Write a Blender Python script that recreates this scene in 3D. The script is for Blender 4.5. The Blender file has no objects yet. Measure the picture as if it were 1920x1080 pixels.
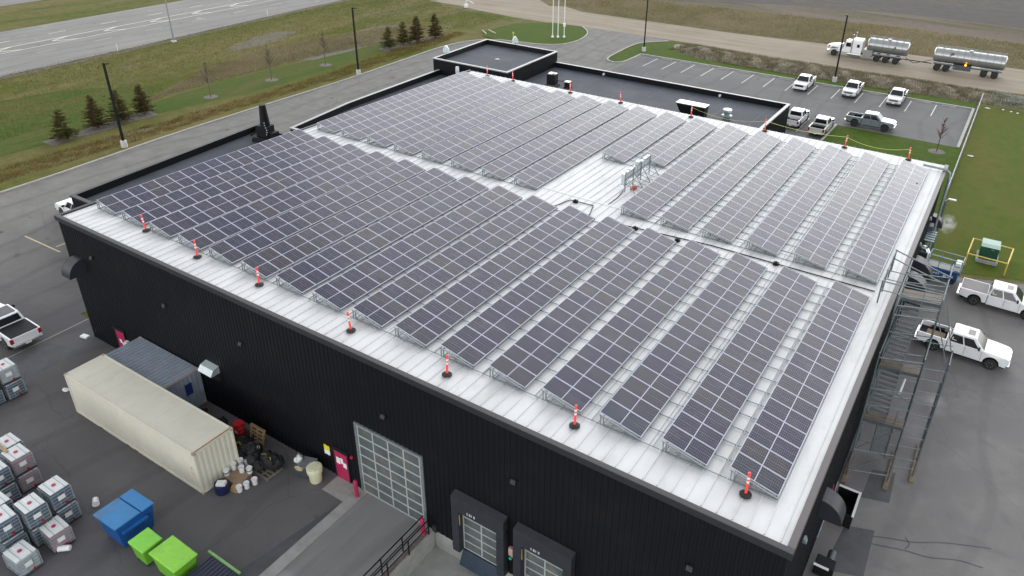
import bpy, math, random
import numpy as np
from mathutils import Vector, Matrix
random.seed(7); rng = np.random.default_rng(7)
PI = math.pi
S = bpy.context.scene
COL = S.collection

# ------------------------------------------------------------------ camera, world, sun, exposure
W, D, H = 47.82, 43.96, 9.517          # main building: width (x), depth (y), parapet height
def cam_axes(yaw, pitch, roll):
    cy, sy, cp, sp = math.cos(yaw), math.sin(yaw), math.cos(pitch), math.sin(pitch)
    f = Vector((cp*sy, cp*cy, -sp)); r = Vector((cy, -sy, 0)); u = r.cross(f)
    cr, sr = math.cos(roll), math.sin(roll)
    return cr*r+sr*u, -sr*r+cr*u, f
cd = bpy.data.cameras.new('camera'); cam = bpy.data.objects.new('camera', cd); COL.objects.link(cam)
r_, u_, f_ = cam_axes(-0.547358648, 0.481292609, 0.0243349189)
M = Matrix(((r_.x, u_.x, -f_.x, 49.8493513), (r_.y, u_.y, -f_.y, -20.2956887), (r_.z, u_.z, -f_.z, 31.4717548), (0, 0, 0, 1)))
cam.matrix_world = M
cd.sensor_width = 36; cd.lens = 1401.11645/1920*36
cd.shift_x = -68.98/1920; cd.shift_y = -97.83/1920
cd.clip_start = 0.5; cd.clip_end = 3000
S.camera = cam
S.render.resolution_x, S.render.resolution_y = 1024, 576

world = bpy.data.worlds.new('World'); S.world = world; world.use_nodes = True
wn = world.node_tree; wn.nodes.clear()
SUN_EL, SUN_ROT = math.radians(24), math.radians(-13)
sky = wn.nodes.new('ShaderNodeTexSky'); sky.sky_type = 'NISHITA'; sky.sun_disc = False
sky.sun_elevation = SUN_EL; sky.sun_rotation = SUN_ROT; sky.dust_density = 0.2; sky.air_density = 1.0; sky.ozone_density = 1.0
hs = wn.nodes.new('ShaderNodeHueSaturation'); hs.inputs['Saturation'].default_value = 0.12
bg = wn.nodes.new('ShaderNodeBackground'); bg.inputs['Strength'].default_value = 0.15
wo = wn.nodes.new('ShaderNodeOutputWorld')
wn.links.new(sky.outputs[0], hs.inputs['Color']); wn.links.new(hs.outputs[0], bg.inputs[0]); wn.links.new(bg.outputs[0], wo.inputs[0])
sl = bpy.data.lights.new('sun', 'SUN'); sl.energy = .5; sl.angle = math.radians(56); sl.color = (1, 0.98, 0.95)
sun = bpy.data.objects.new('sun', sl); COL.objects.link(sun)
sd = Vector((math.cos(SUN_EL)*math.sin(SUN_ROT), math.cos(SUN_EL)*math.cos(SUN_ROT), math.sin(SUN_EL)))
sun.rotation_euler = sd.to_track_quat('Z', 'Y').to_euler()
S.view_settings.view_transform = 'Standard'; S.view_settings.look = 'None'
S.view_settings.exposure = 1.35; S.view_settings.gamma = 1

# ------------------------------------------------------------------ materials
MATS = {}
def newmat(name):
    m = bpy.data.materials.new(name); m.use_nodes = True
    nt = m.node_tree; b = nt.nodes['Principled BSDF']
    return m, nt, b
def coords(nt, scale=(1, 1, 1), rot=(0, 0, 0)):
    tc = nt.nodes.new('ShaderNodeTexCoord'); mp = nt.nodes.new('ShaderNodeMapping')
    mp.inputs['Scale'].default_value = scale; mp.inputs['Rotation'].default_value = rot
    nt.links.new(tc.outputs['Object'], mp.inputs[0]); return mp.outputs[0]
def noise(nt, vec, scale, detail=5, rough=.6, dist=0):
    n = nt.nodes.new('ShaderNodeTexNoise'); n.inputs['Scale'].default_value = scale
    n.inputs['Detail'].default_value = detail; n.inputs['Roughness'].default_value = rough; n.inputs['Distortion'].default_value = dist
    nt.links.new(vec, n.inputs['Vector']); return n.outputs['Fac']
def ramp(nt, fac, stops):
    r = nt.nodes.new('ShaderNodeValToRGB'); e = r.color_ramp.elements
    while len(e) < len(stops): e.new(0.5)
    for i, (p, c) in enumerate(stops):
        e[i].position = p; e[i].color = (*c, 1) if len(c) == 3 else c
    nt.links.new(fac, r.inputs[0]); return r.outputs[0]
def mixc(nt, fac, a, b, mode='MIX'):
    m = nt.nodes.new('ShaderNodeMix'); m.data_type = 'RGBA'; m.blend_type = mode
    if isinstance(fac, (int, float)): m.inputs[0].default_value = fac
    else: nt.links.new(fac, m.inputs[0])
    for s, v in ((6, a), (7, b)):
        if isinstance(v, tuple): m.inputs[s].default_value = (*v[:3], 1)
        else: nt.links.new(v, m.inputs[s])
    return m.outputs[2]
def mth(nt, op, a, b=0., c=None):
    n = nt.nodes.new('ShaderNodeMath'); n.operation = op
    for i, v in enumerate((a, b) if c is None else (a, b, c)):
        if isinstance(v, (int, float)): n.inputs[i].default_value = v
        else: nt.links.new(v, n.inputs[i])
    return n.outputs[0]
def bump(nt, b, fac, strength, dist=.02):
    n = nt.nodes.new('ShaderNodeBump'); n.inputs['Strength'].default_value = strength; n.inputs['Distance'].default_value = dist
    nt.links.new(fac, n.inputs['Height']); nt.links.new(n.outputs[0], b.inputs['Normal'])
def pm(name, col, rough=.6, metal=0., var=.18, scale=2., fine=0., bmp=0., dirt=None, dirt_amt=.5, dirt_scale=1.2, coat=0., stretch=(1, 1, 1)):
    if name in MATS: return MATS[name]
    m, nt, b = newmat(name)
    v = coords(nt, stretch)
    n = noise(nt, v, scale)
    c = ramp(nt, n, [(.3, tuple(x*(1-var) for x in col)), (.7, tuple(min(1, x*(1+var)) for x in col))])
    if dirt:
        d = noise(nt, v, dirt_scale, 7, .7)
        mask = ramp(nt, d, [(.52, (0, 0, 0)), (.68, (dirt_amt,)*3)])
        c = mixc(nt, mask, c, dirt)
    if fine:
        f = noise(nt, v, scale*30, 3)
        c = mixc(nt, mth(nt, 'MULTIPLY', f, fine), c, tuple(x*.35 for x in col))
    nt.links.new(c, b.inputs['Base Color'])
    b.inputs['Roughness'].default_value = rough; b.inputs['Metallic'].default_value = metal
    b.inputs['Coat Weight'].default_value = coat
    if bmp: bump(nt, b, noise(nt, v, scale*20, 4), bmp)
    MATS[name] = m; return m

black_steel = pm('black_steel', (.0038, .0042, .0068), .55, var=.12, scale=.3, dirt=(.018, .016, .015), dirt_amt=.3, dirt_scale=.35)
dark_trim = pm('dark_trim', (.019, .019, .025), .5, var=.08)
roof_white = pm('roof_white', (.64, .65, .655), .6, var=.07, scale=.9, dirt=(.44, .45, .44), dirt_amt=.5, dirt_scale=.8, stretch=(1, .35, 1))
alu = pm('aluminium', (.62, .64, .66), .38, .6, var=.08)
galv = pm('galvanised_steel', (.24, .275, .29), .5, .55, var=.2, scale=8)
galv_dark = pm('weathered_steel', (.09, .105, .115), .5, .6, var=.25, scale=8)
white_cap = pm('white_cap', (.36, .36, .36), .45, var=.06)
membrane = pm('roof_membrane', (.06, .068, .085), .75, var=.2, scale=.35, fine=.15, dirt=(.11, .118, .13), dirt_amt=.45, dirt_scale=.22)
black_plastic = pm('black_plastic', (.0065, .0065, .008), .6, var=.1)
rubber = pm('rubber', (.02, .02, .021), .8, var=.2, scale=6)
orange = pm('orange_plastic', (.9, .07, .055), .45, var=.05)
white_paint = pm('white_paint', (.78, .79, .79), .35, var=.03)
white_plastic = pm('white_plastic', (.72, .75, .75), .4, var=.05)
concrete = pm('concrete', (.34, .34, .32), .85, var=.14, scale=1.3, fine=.2, dirt=(.17, .165, .155), dirt_amt=.5, dirt_scale=.6, bmp=.1)
kerb_concrete = pm('kerb_concrete', (.42, .41, .385), .85, var=.15, scale=1.5, fine=.2)
wood = pm('weathered_wood', (.19, .165, .135), .8, var=.3, scale=3, stretch=(1, 6, 1))
new_wood = pm('pallet_wood', (.36, .24, .12), .75, var=.25, scale=4)
glass = pm('dark_glass', (.012, .015, .018), .06, var=.1)
glass2 = pm('door_glass', (.10, .115, .115), .12, var=.22, scale=1.2, dirt=(.24, .2, .17), dirt_amt=.5, dirt_scale=.7)
chrome = pm('chrome', (.7, .71, .72), .15, .95, var=.05)
magenta = pm('magenta_paint', (.42, .018, .085), .4, var=.08)
red_paint = pm('red_paint', (.5, .02, .025), .35, var=.1)
yellow_paint = pm('yellow_paint', (.72, .5, .09), .5, var=.1, dirt=(.5, .35, .08), dirt_amt=.4)
paper = pm('paper', (.75, .75, .73), .7, var=.04)
blue_plastic = pm('blue_bin', (.022, .19, .44), .5, var=.12, dirt=(.12, .115, .1), dirt_amt=.85, dirt_scale=1.1)
blue_steel = pm('blue_steel', (.02, .10, .26), .45, var=.15, scale=3)
dark_blue = pm('dark_blue', (.012, .028, .05), .5, var=.25, scale=2)
lime = pm('lime_plastic', (.25, .6, .055), .5, var=.1, scale=1.5, dirt=(.2, .36, .08), dirt_amt=.5, dirt_scale=2)
lime_dark = pm('lime_body', (.15, .42, .03), .45, var=.08)
cream = pm('cream_steel', (.66, .635, .53), .5, var=.05, scale=.6, dirt=(.48, .42, .32), dirt_amt=.22, dirt_scale=1.3)
rust = pm('rust', (.32, .18, .09), .8, var=.35, scale=4)
grey_steel = pm('grey_container', (.26, .305, .36), .5, var=.12, scale=1.5, dirt=(.28, .24, .22), dirt_amt=.5, dirt_scale=1.6)
green_box = pm('green_cabinet', (.01, .07, .045), .45, var=.12)
pale_green = pm('pale_green', (.28, .42, .35), .45, var=.1, scale=3)
drum_cream = pm('cream_plastic', (.62, .62, .42), .5, var=.06)
amber = pm('amber_lens', (.9, .3, .01), .3, var=.02)
red_lens = pm('red_lens', (.35, .01, .015), .2, var=.02)
lens = pm('headlamp_lens', (.55, .57, .58), .1, .3, var=.1)
stainless = pm('stainless_tank', (.42, .43, .43), .28, .85, var=.12, scale=.8, dirt=(.2, .19, .175), dirt_amt=.6, dirt_scale=.8, stretch=(3, .5, 1))
bark = pm('bark', (.13, .1, .085), .85, var=.3, scale=6)
mulch = pm('mulch', (.16, .135, .12), .9, var=.4, scale=5, fine=.4)
paint_line = pm('road_paint', (.62, .6, .52), .7, var=.12, scale=3, dirt=(.35, .34, .31), dirt_amt=.5, dirt_scale=2)
yellow_line = pm('yellow_road_paint', (.55, .46, .27), .7, var=.15, scale=3)
patch_mat = pm('fresh_asphalt', (.085, .086, .096), .75, var=.2, scale=1, fine=.3)
rope_mat = pm('yellow_rope', (.55, .6, .12), .6, var=.05)
pail_white = pm('pail_white', (.8, .8, .8), .4, var=.03)
card = pm('cardboard', (.3, .21, .14), .85, var=.15)
blanket = pm('black_fabric', (.013, .013, .015), .75, var=.3, scale=4)

def paint(name, col, rough=.22):
    m = pm(name, col, rough, var=.02, coat=.6, dirt=tuple(c*.8 for c in col), dirt_amt=.25); return m
car_white = paint('car_white', (.80, .81, .82)); car_grey = paint('car_silver_blue', (.17, .2, .22)); car_pearl = paint('car_pearl', (.62, .61, .58))

def nt_sep(nt, colr):
    q = nt.nodes.new('ShaderNodeSeparateColor'); nt.links.new(colr, q.inputs[0]); return q.outputs[0]
def asphalt(name, tone, tone2, blend=None, patchy=.35, streak=(1, 1, 1)):
    m, nt, b = newmat(name)
    v = coords(nt); vs = coords(nt, streak)
    big = noise(nt, v, .06, 4, .6, .6); mid = noise(nt, vs, .35, 6, .65, .3); fine = noise(nt, v, 14, 3, .8)
    c = ramp(nt, big, [(.35, tone), (.65, tone2)])
    c = mixc(nt, mth(nt, 'MULTIPLY', ramp(nt, mid, [(.45, (0, 0, 0)), (.75, (1, 1, 1))]), patchy), c, tuple(x*1.6 for x in tone2))
    c = mixc(nt, mth(nt, 'MULTIPLY', ramp(nt, noise(nt, vs, .8, 5, .7, .5), [(.55, (0, 0, 0)), (.72, (1, 1, 1))]), patchy), c, tuple(x*.62 for x in tone))
    c = mixc(nt, mth(nt, 'MULTIPLY', fine, .3), c, tuple(x*.4 for x in tone))
    if blend:                                    # paler away from the yard: older asphalt plus grazing-angle brightness put into the colour
        tc = nt.nodes.new('ShaderNodeTexCoord'); sp = nt.nodes.new('ShaderNodeSeparateXYZ'); nt.links.new(tc.outputs['Object'], sp.inputs[0])
        w = mth(nt, 'ADD', mth(nt, 'ADD', mth(nt, 'MULTIPLY', sp.outputs[0], blend[0]), mth(nt, 'MULTIPLY', sp.outputs[1], blend[1])), blend[2])
        w = mth(nt, 'ADD', w, mth(nt, 'MULTIPLY', mth(nt, 'SUBTRACT', noise(nt, v, .15, 5), .5), .9))
        w = ramp(nt, w, [(0, (0, 0, 0)), (1, (1, 1, 1))])
        pale_tone = ramp(nt, noise(nt, vs, .5, 6, .6, .4), [(.3, tuple(x*.82 for x in blend[3])), (.7, tuple(x*1.15 for x in blend[3]))])
        pale_tone = mixc(nt, mth(nt, 'MULTIPLY', fine, .22), pale_tone, tuple(x*.5 for x in blend[3]))
        c = mixc(nt, w, c, pale_tone)
    vo = nt.nodes.new('ShaderNodeTexVoronoi'); vo.feature = 'DISTANCE_TO_EDGE'; vo.inputs['Scale'].default_value = .07
    dv = nt.nodes.new('ShaderNodeVectorMath'); dv.operation = 'ADD'
    nz = nt.nodes.new('ShaderNodeTexNoise'); nz.inputs['Scale'].default_value = .7; nz.inputs['Detail'].default_value = 6
    nt.links.new(v, nz.inputs['Vector']); nt.links.new(v, dv.inputs[0]); nt.links.new(nz.outputs['Color'], dv.inputs[1]); nt.links.new(dv.outputs[0], vo.inputs['Vector'])
    crack = ramp(nt, vo.outputs['Distance'], [(0, (1, 1, 1)), (.0025, (0, 0, 0))])
    c = mixc(nt, mth(nt, 'MULTIPLY', crack, .3), c, tuple(x*.5 for x in tone))
    for sc_, th_, colk, am in ((.33, .16, .45, .55), (.21, .2, 1.9, .35)):     # oil drips and pale sandy spots
        sp_ = nt.nodes.new('ShaderNodeTexVoronoi'); sp_.inputs['Scale'].default_value = sc_; nt.links.new(dv.outputs[0], sp_.inputs['Vector'])
        rd = mth(nt, 'MULTIPLY', nt_sep(nt, sp_.outputs['Color']), th_)
        c = mixc(nt, mth(nt, 'MULTIPLY', mth(nt, 'MULTIPLY', mth(nt, 'MAXIMUM', mth(nt, 'SUBTRACT', rd, sp_.outputs['Distance']), 0), 14), am), c, tuple(x*colk for x in tone))
    tw = nt.nodes.new('ShaderNodeTexWave'); tw.inputs['Scale'].default_value = .09; tw.inputs['Distortion'].default_value = 9; tw.inputs['Detail'].default_value = 3; tw.inputs['Detail Scale'].default_value = .4; nt.links.new(v, tw.inputs['Vector'])
    c = mixc(nt, mth(nt, 'MULTIPLY', ramp(nt, tw.outputs['Fac'], [(.86, (0, 0, 0)), (.97, (1, 1, 1))]), .2), c, tuple(x*.55 for x in tone))
    nt.links.new(c, b.inputs['Base Color']); b.inputs['Roughness'].default_value = .92; b.inputs['Specular IOR Level'].default_value = .25
    bump(nt, b, fine, .15, .01); return m
yard_asphalt = asphalt('yard_asphalt', (.108, .105, .112), (.14, .135, .137), (-.035, .03, -.2, (.20, .194, .182)), .25)
lot_asphalt = asphalt('lot_asphalt', (.15, .15, .153), (.185, .183, .18), None, .25, (.25, 1, 1))
apron_asphalt = asphalt('apron_asphalt', (.185, .18, .185), (.235, .228, .22), None, .35)
hwy_asphalt = asphalt('highway_asphalt', (.23, .226, .215), (.275, .27, .255), None, .3, (1, .12, 1))
slab_concrete = asphalt('slab_concrete', (.19, .19, .193), (.24, .237, .232), None, .35, (3, .3, 1))

def grass_mat(name, greens, tans, balance=.5, scale=.12, stripes=0., fine_s=6., bare=0., stretch=(1, .3, 1)):
    m, nt, b = newmat(name)
    v = coords(nt); vs = coords(nt, stretch, (0, 0, .12))
    n1 = noise(nt, vs, scale, 7, .65, .8); n2 = noise(nt, v, scale*7, 6, .7); n3 = noise(nt, v, fine_s, 4, .75)
    g = ramp(nt, n2, [(.3, greens[0]), (.7, greens[1])]); t = ramp(nt, n2, [(.3, tans[0]), (.7, tans[1])])
    c = mixc(nt, ramp(nt, n1, [(balance-.1, (0, 0, 0)), (balance+.1, (1, 1, 1))]), g, t)
    if bare:
        c = mixc(nt, ramp(nt, noise(nt, vs, scale*2.3, 6, .6, .5), [(.64-bare*.1, (0, 0, 0)), (.72, (.8, .8, .8))]), c, (.22, .19, .155))
    if stripes:
        w = nt.nodes.new('ShaderNodeTexWave'); w.inputs['Scale'].default_value = .2; w.inputs['Distortion'].default_value = 2.5; w.inputs['Detail'].default_value = 2
        nt.links.new(coords(nt, (1, .04, 1)), w.inputs['Vector'])
        c = mixc(nt, mth(nt, 'MULTIPLY', w.outputs['Fac'], stripes), c, tans[0])
    c = mixc(nt, mth(nt, 'MULTIPLY', ramp(nt, n3, [(.4, (0, 0, 0)), (.75, (1, 1, 1))]), .55), c, tuple(x*.35 for x in greens[0]))
    nt.links.new(c, b.inputs['Base Color']); b.inputs['Roughness'].default_value = 1; b.inputs['Specular IOR Level'].default_value = .15
    bump(nt, b, n3, .6, .06); return m
verge_mat = grass_mat('verge_grass', [(.066, .082, .012), (.115, .14, .018)], [(.14, .118, .04), (.21, .175, .08)], .52, .07, bare=.25)
lawn_mat = grass_mat('lawn_grass', [(.072, .105, .013), (.105, .145, .02)], [(.12, .118, .022), (.15, .138, .036)], .58, .1, stripes=.35, fine_s=9)
green_lawn = grass_mat('green_lawn', [(.05, .09, .01), (.082, .13, .014)], [(.085, .095, .022), (.11, .115, .03)], .62, .12, fine_s=9)
swath_mat = grass_mat('mown_swath', [(.05, .088, .012), (.08, .125, .018)], [(.1, .1, .025), (.13, .118, .04)], .55, .16, fine_s=8)
field_mat = grass_mat('rough_field', [(.085, .082, .03), (.12, .11, .045)], [(.16, .13, .075), (.2, .165, .105)], .45, .05, bare=.6)
strip_mat = grass_mat('bare_strip', [(.075, .07, .035), (.105, .095, .05)], [(.15, .12, .095), (.2, .165, .135)], .48, .09, bare=.3, stretch=(.2, 1, 1))
plough_mat = grass_mat('ploughed_earth', [(.09, .084, .08), (.115, .108, .1)], [(.085, .08, .062), (.15, .135, .115)], .55, .05, fine_s=3, stretch=(.2, 1, 1))

def dirt_mat():
    m, nt, b = newmat('dirt_road'); v = coords(nt); vs = coords(nt, (.06, 1, 1))
    a = noise(nt, vs, .55, 6, .6, .2); f = noise(nt, v, 5, 5, .75); g = noise(nt, v, .15, 5, .6)
    c = ramp(nt, a, [(.3, (.20, .165, .115)), (.5, (.265, .222, .16)), (.7, (.33, .285, .215))])
    c = mixc(nt, mth(nt, 'MULTIPLY', ramp(nt, g, [(.4, (0, 0, 0)), (.7, (1, 1, 1))]), .5), c, (.345, .30, .23))
    c = mixc(nt, mth(nt, 'MULTIPLY', f, .35), c, (.15, .12, .09))
    nt.links.new(c, b.inputs['Base Color']); b.inputs['Roughness'].default_value = .95; bump(nt, b, f, .5, .05); return m
dirt_road_mat = dirt_mat()

def blades_mat(name, cols, s=.3):
    m, nt, b = newmat(name); v = coords(nt); n = noise(nt, v, s, 3); n2 = noise(nt, v, 6, 2, .9)
    c = mixc(nt, .5, ramp(nt, n, [(.35, cols[0]), (.5, cols[1]), (.65, cols[2])]), ramp(nt, n2, [(.35, cols[2]), (.5, cols[1]), (.65, cols[0])]))
    nt.links.new(c, b.inputs['Base Color']); b.inputs['Roughness'].default_value = .9; b.inputs['Specular IOR Level'].default_value = .1
    tl_ = nt.nodes.new('ShaderNodeBsdfTranslucent'); mx = nt.nodes.new('ShaderNodeMixShader'); mx.inputs[0].default_value = .5; out = [n for n in nt.nodes if n.type == 'OUTPUT_MATERIAL'][0]
    nt.links.new(c, tl_.inputs[0]); nt.links.new(b.outputs[0], mx.inputs[1]); nt.links.new(tl_.outputs[0], mx.inputs[2]); nt.links.new(mx.outputs[0], out.inputs['Surface']); return m

def panel_mat():
    m, nt, b = newmat('solar_glass')
    tc = nt.nodes.new('ShaderNodeTexCoord'); sp = nt.nodes.new('ShaderNodeSeparateXYZ'); nt.links.new(tc.outputs['Object'], sp.inputs[0])
    x, y = sp.outputs[0], sp.outputs[1]
    ax = mth(nt, 'ABSOLUTE', mth(nt, 'SUBTRACT', x, 1.02)); ay = mth(nt, 'ABSOLUTE', mth(nt, 'SUBTRACT', y, .5))
    edge = mth(nt, 'MAXIMUM', mth(nt, 'MAXIMUM', mth(nt, 'GREATER_THAN', ax, .988), mth(nt, 'GREATER_THAN', ay, .462)), mth(nt, 'LESS_THAN', ax, .017))
    fx = mth(nt, 'FRACT', mth(nt, 'DIVIDE', mth(nt, 'SUBTRACT', ax, .017), .0809)); fy = mth(nt, 'FRACT', mth(nt, 'DIVIDE', mth(nt, 'ADD', ay, .0001), .154))
    lx = mth(nt, 'LESS_THAN', fx, .07); ly = mth(nt, 'LESS_THAN', fy, .055)
    line = mth(nt, 'MAXIMUM', lx, ly)
    oi = nt.nodes.new('ShaderNodeObjectInfo')
    cell = ramp(nt, oi.outputs['Random'], [(0, (.012, .013, .036)), (.35, (.015, .016, .039)), (.6, (.020, .019, .036)), (.8, (.026, .024, .037)), (.92, (.031, .023, .029)), (1, (.014, .024, .046))])
    rr = nt.nodes.new('ShaderNodeMath'); 
    c = mixc(nt, mth(nt, 'MULTIPLY', line, .75), cell, (.26, .27, .33))
    wc = nt.nodes.new('ShaderNodeTexCoord'); ov = nt.nodes.new('ShaderNodeVectorMath'); ov.operation = 'ADD'; nt.links.new(wc.outputs['Object'], ov.inputs[0]); nt.links.new(oi.outputs['Location'], ov.inputs[1])
    film = ramp(nt, noise(nt, ov.outputs[0], .9, 5, .65), [(.5, (0, 0, 0)), (.75, (.22, .22, .22))])
    c = mixc(nt, film, c, (.16, .155, .15))
    c = mixc(nt, edge, c, (.47, .48, .59))
    nt.links.new(c, b.inputs['Base Color'])
    b.inputs['Roughness'].default_value = .2; b.inputs['IOR'].default_value = 1.33; return m
solar_mat = panel_mat()

for _n in ('black_steel', 'black_plastic', 'roof_membrane'): MATS[_n].node_tree.nodes['Principled BSDF'].inputs['Specular IOR Level'].default_value = .25
# ------------------------------------------------------------------ mesh helpers
class MB:
    def __init__(s): s.v = []; s.f = []; s.m = []; s.cur = 0; s.X = Matrix.Identity(4)
    def add(s, vs, fs):
        o = len(s.v); s.v += [tuple(s.X @ Vector(p)) for p in vs]; s.f += [tuple(i+o for i in f) for f in fs]; s.m += [s.cur]*len(fs)
        return s
    def box(s, x0, y0, z0, x1, y1, z1):
        return s.add([(x0, y0, z0), (x1, y0, z0), (x1, y1, z0), (x0, y1, z0), (x0, y0, z1), (x1, y0, z1), (x1, y1, z1), (x0, y1, z1)],
              [(0, 3, 2, 1), (4, 5, 6, 7), (0, 1, 5, 4), (1, 2, 6, 5), (2, 3, 7, 6), (3, 0, 4, 7)])
    def hexa(s, b, t):          # b, t: four points each, counter-clockwise from above
        return s.add(list(b)+list(t), [(0, 3, 2, 1), (4, 5, 6, 7), (0, 1, 5, 4), (1, 2, 6, 5), (2, 3, 7, 6), (3, 0, 4, 7)])
    def bar(s, a, b, w, h=None):
        a, b = Vector(a), Vector(b); d = (b-a).normalized(); h = h or w
        up = Vector((0, 0, 1)) if abs(d.z) < .95 else Vector((0, 1, 0))
        r = d.cross(up).normalized()*w/2; u = r.cross(d).normalized()*h/2
        return s.hexa([a-r-u, a+r-u, b+r-u, b-r-u], [a-r+u, a+r+u, b+r+u, b-r+u])
    def cyl(s, a, b, r, n=12, r2=None, cap=True):
        a, b = Vector(a), Vector(b); r2 = r if r2 is None else r2; d = (b-a).normalized()
        up = Vector((0, 0, 1)) if abs(d.z) < .95 else Vector((1, 0, 0)); x = d.cross(up).normalized(); y = d.cross(x)
        vs = [a+(x*math.cos(2*PI*i/n)+y*math.sin(2*PI*i/n))*r for i in range(n)]+[b+(x*math.cos(2*PI*i/n)+y*math.sin(2*PI*i/n))*r2 for i in range(n)]
        fs = [(i, n+i, n+(i+1) % n, (i+1) % n) for i in range(n)]
        if cap: fs += [tuple(range(n)), tuple(range(2*n-1, n-1, -1))]
        return s.add(vs, fs)
    def tube(s, pts, r, n=6):
        for a, b in zip(pts[:-1], pts[1:]): s.cyl(a, b, r, n)
        return s
    def lathe(s, prof, n=20, c=(0, 0, 0), axis='z'):   # prof: (radius, height)
        vs = []
        for (r, h) in prof:
            for i in range(n):
                a = 2*PI*i/n; p = (r*math.cos(a), r*math.sin(a), h)
                if axis == 'y': p = (p[0], h, p[1])
                if axis == 'x': p = (h, p[0], p[1])
                vs.append((p[0]+c[0], p[1]+c[1], p[2]+c[2]))
        fs = [(k*n+i, k*n+(i+1) % n, (k+1)*n+(i+1) % n, (k+1)*n+i) for k in range(len(prof)-1) for i in range(n)]
        fs += [tuple(range(n-1, -1, -1)), tuple(range((len(prof)-1)*n, len(prof)*n))]
        return s.add(vs, fs)
    def prism(s, poly, a, b, axis='z'):    # extrude a 2D outline
        n = len(poly)
        def P(p, h):
            return (p[0], p[1], h) if axis == 'z' else ((p[0], h, p[1]) if axis == 'y' else (h, p[0], p[1]))
        return s.add([P(p, a) for p in poly]+[P(p, b) for p in poly], [tuple(range(n-1, -1, -1)), tuple(range(n, 2*n))]+[(i, (i+1) % n, n+(i+1) % n, n+i) for i in range(n)])
    def sheet(s, poly, z): return s.add([(p[0], p[1], z) for p in poly], [tuple(range(len(poly)))])
    def build(s, name, mats, parent=None, smooth=False, bevel=0, seg=2):
        me = bpy.data.meshes.new(name); me.from_pydata(s.v, [], s.f)
        if not isinstance(mats, (list, tuple)): mats = [mats]
        for m in mats: me.materials.append(m)
        if len(mats) > 1: me.polygons.foreach_set('material_index', s.m)
        import bmesh
        bm = bmesh.new(); bm.from_mesh(me); bmesh.ops.recalc_face_normals(bm, faces=bm.faces); bm.to_mesh(me); bm.free()
        if smooth:
            me.polygons.foreach_set('use_smooth', [True]*len(me.polygons))
            me.set_sharp_from_angle(angle=math.radians(38))
        o = bpy.data.objects.new(name, me); COL.objects.link(o)
        if parent: o.parent = parent
        if bevel:
            md = o.modifiers.new('bevel', 'BEVEL'); md.width = bevel; md.segments = seg; md.limit_method = 'ANGLE'; md.angle_limit = math.radians(35)
        return o
def tag(o, label, cat, group=None, kind=None):
    if label: o['label'] = label
    if cat: o['category'] = cat
    if group: o['group'] = group
    if kind: o['kind'] = kind
    return o
def thing(name, label, cat, loc=(0, 0, 0), rz=0, group=None):
    o = bpy.data.objects.new(name, None); o.empty_display_size = .3; COL.objects.link(o)
    o.location = loc; o.rotation_euler = (0, 0, rz); return tag(o, label, cat, group)
def struct(o): o['kind'] = 'structure'; return o
def stuff(o, label, cat): return tag(o, label, cat, kind='stuff')
def copy_tree(o, parent=None):
    c = o.copy(); COL.objects.link(c)
    if parent: c.parent = parent
    for ch in [k for k in bpy.data.objects if k.parent == o]: copy_tree(ch, c)
    return c
KIDS = {}
def dup(o, loc, rz, label, scale=None):
    c = copy_tree(o); c.location = loc; c.rotation_euler = (0, 0, rz); c['label'] = label
    if scale: c.scale = (scale,)*3
    return c
def smooth_line(pts, n=6):
    out = []
    P = [Vector((*p, 0)) for p in pts]; P = [P[0]*2-P[1]]+P+[P[-1]*2-P[-2]]
    for i in range(1, len(P)-2):
        for k in range(n):
            t = k/n; a, b, c, d = P[i-1:i+3]
            q = .5*((2*b)+(-a+c)*t+(2*a-5*b+4*c-d)*t*t+(-a+3*b-3*c+d)*t**3); out.append((q.x, q.y))
    out.append(pts[-1]); return out
def offset_poly(poly, d):       # inwards for a counter-clockwise outline
    n = len(poly); out = []
    for i in range(n):
        a, b, c = (Vector(poly[i-1]), Vector(poly[i]), Vector(poly[(i+1) % n]))
        e1 = (b-a).normalized(); e2 = (c-b).normalized(); n1 = Vector((-e1.y, e1.x)); n2 = Vector((-e2.y, e2.x))
        k = (n1+n2); k = k/max(.2, k.dot(n1)); q = b+k*d; out.append((q.x, q.y))
    return out
def strip_line(mb, pts, w, z0, z1, side=0):   # a wall-like ribbon along an open line
    L = []; R = []
    for i, p in enumerate(pts):
        a = Vector(pts[max(0, i-1)]); b = Vector(pts[min(len(pts)-1, i+1)]); d = (b-a).normalized(); nrm = Vector((-d.y, d.x)); q = Vector(p)
        L.append(q+nrm*(w/2+side*w/2)); R.append(q-nrm*(w/2-side*w/2))
    for i in range(len(pts)-1):
        if z1 is None: mb.add([(R[i].x, R[i].y, z0), (R[i+1].x, R[i+1].y, z0), (L[i+1].x, L[i+1].y, z0), (L[i].x, L[i].y, z0)], [(0, 1, 2, 3)])
        else:
            b = [(R[i].x, R[i].y), (R[i+1].x, R[i+1].y), (L[i+1].x, L[i+1].y), (L[i].x, L[i].y)]
            mb.hexa([(*q, z0) for q in b], [(*q, z1) for q in b])

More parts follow.
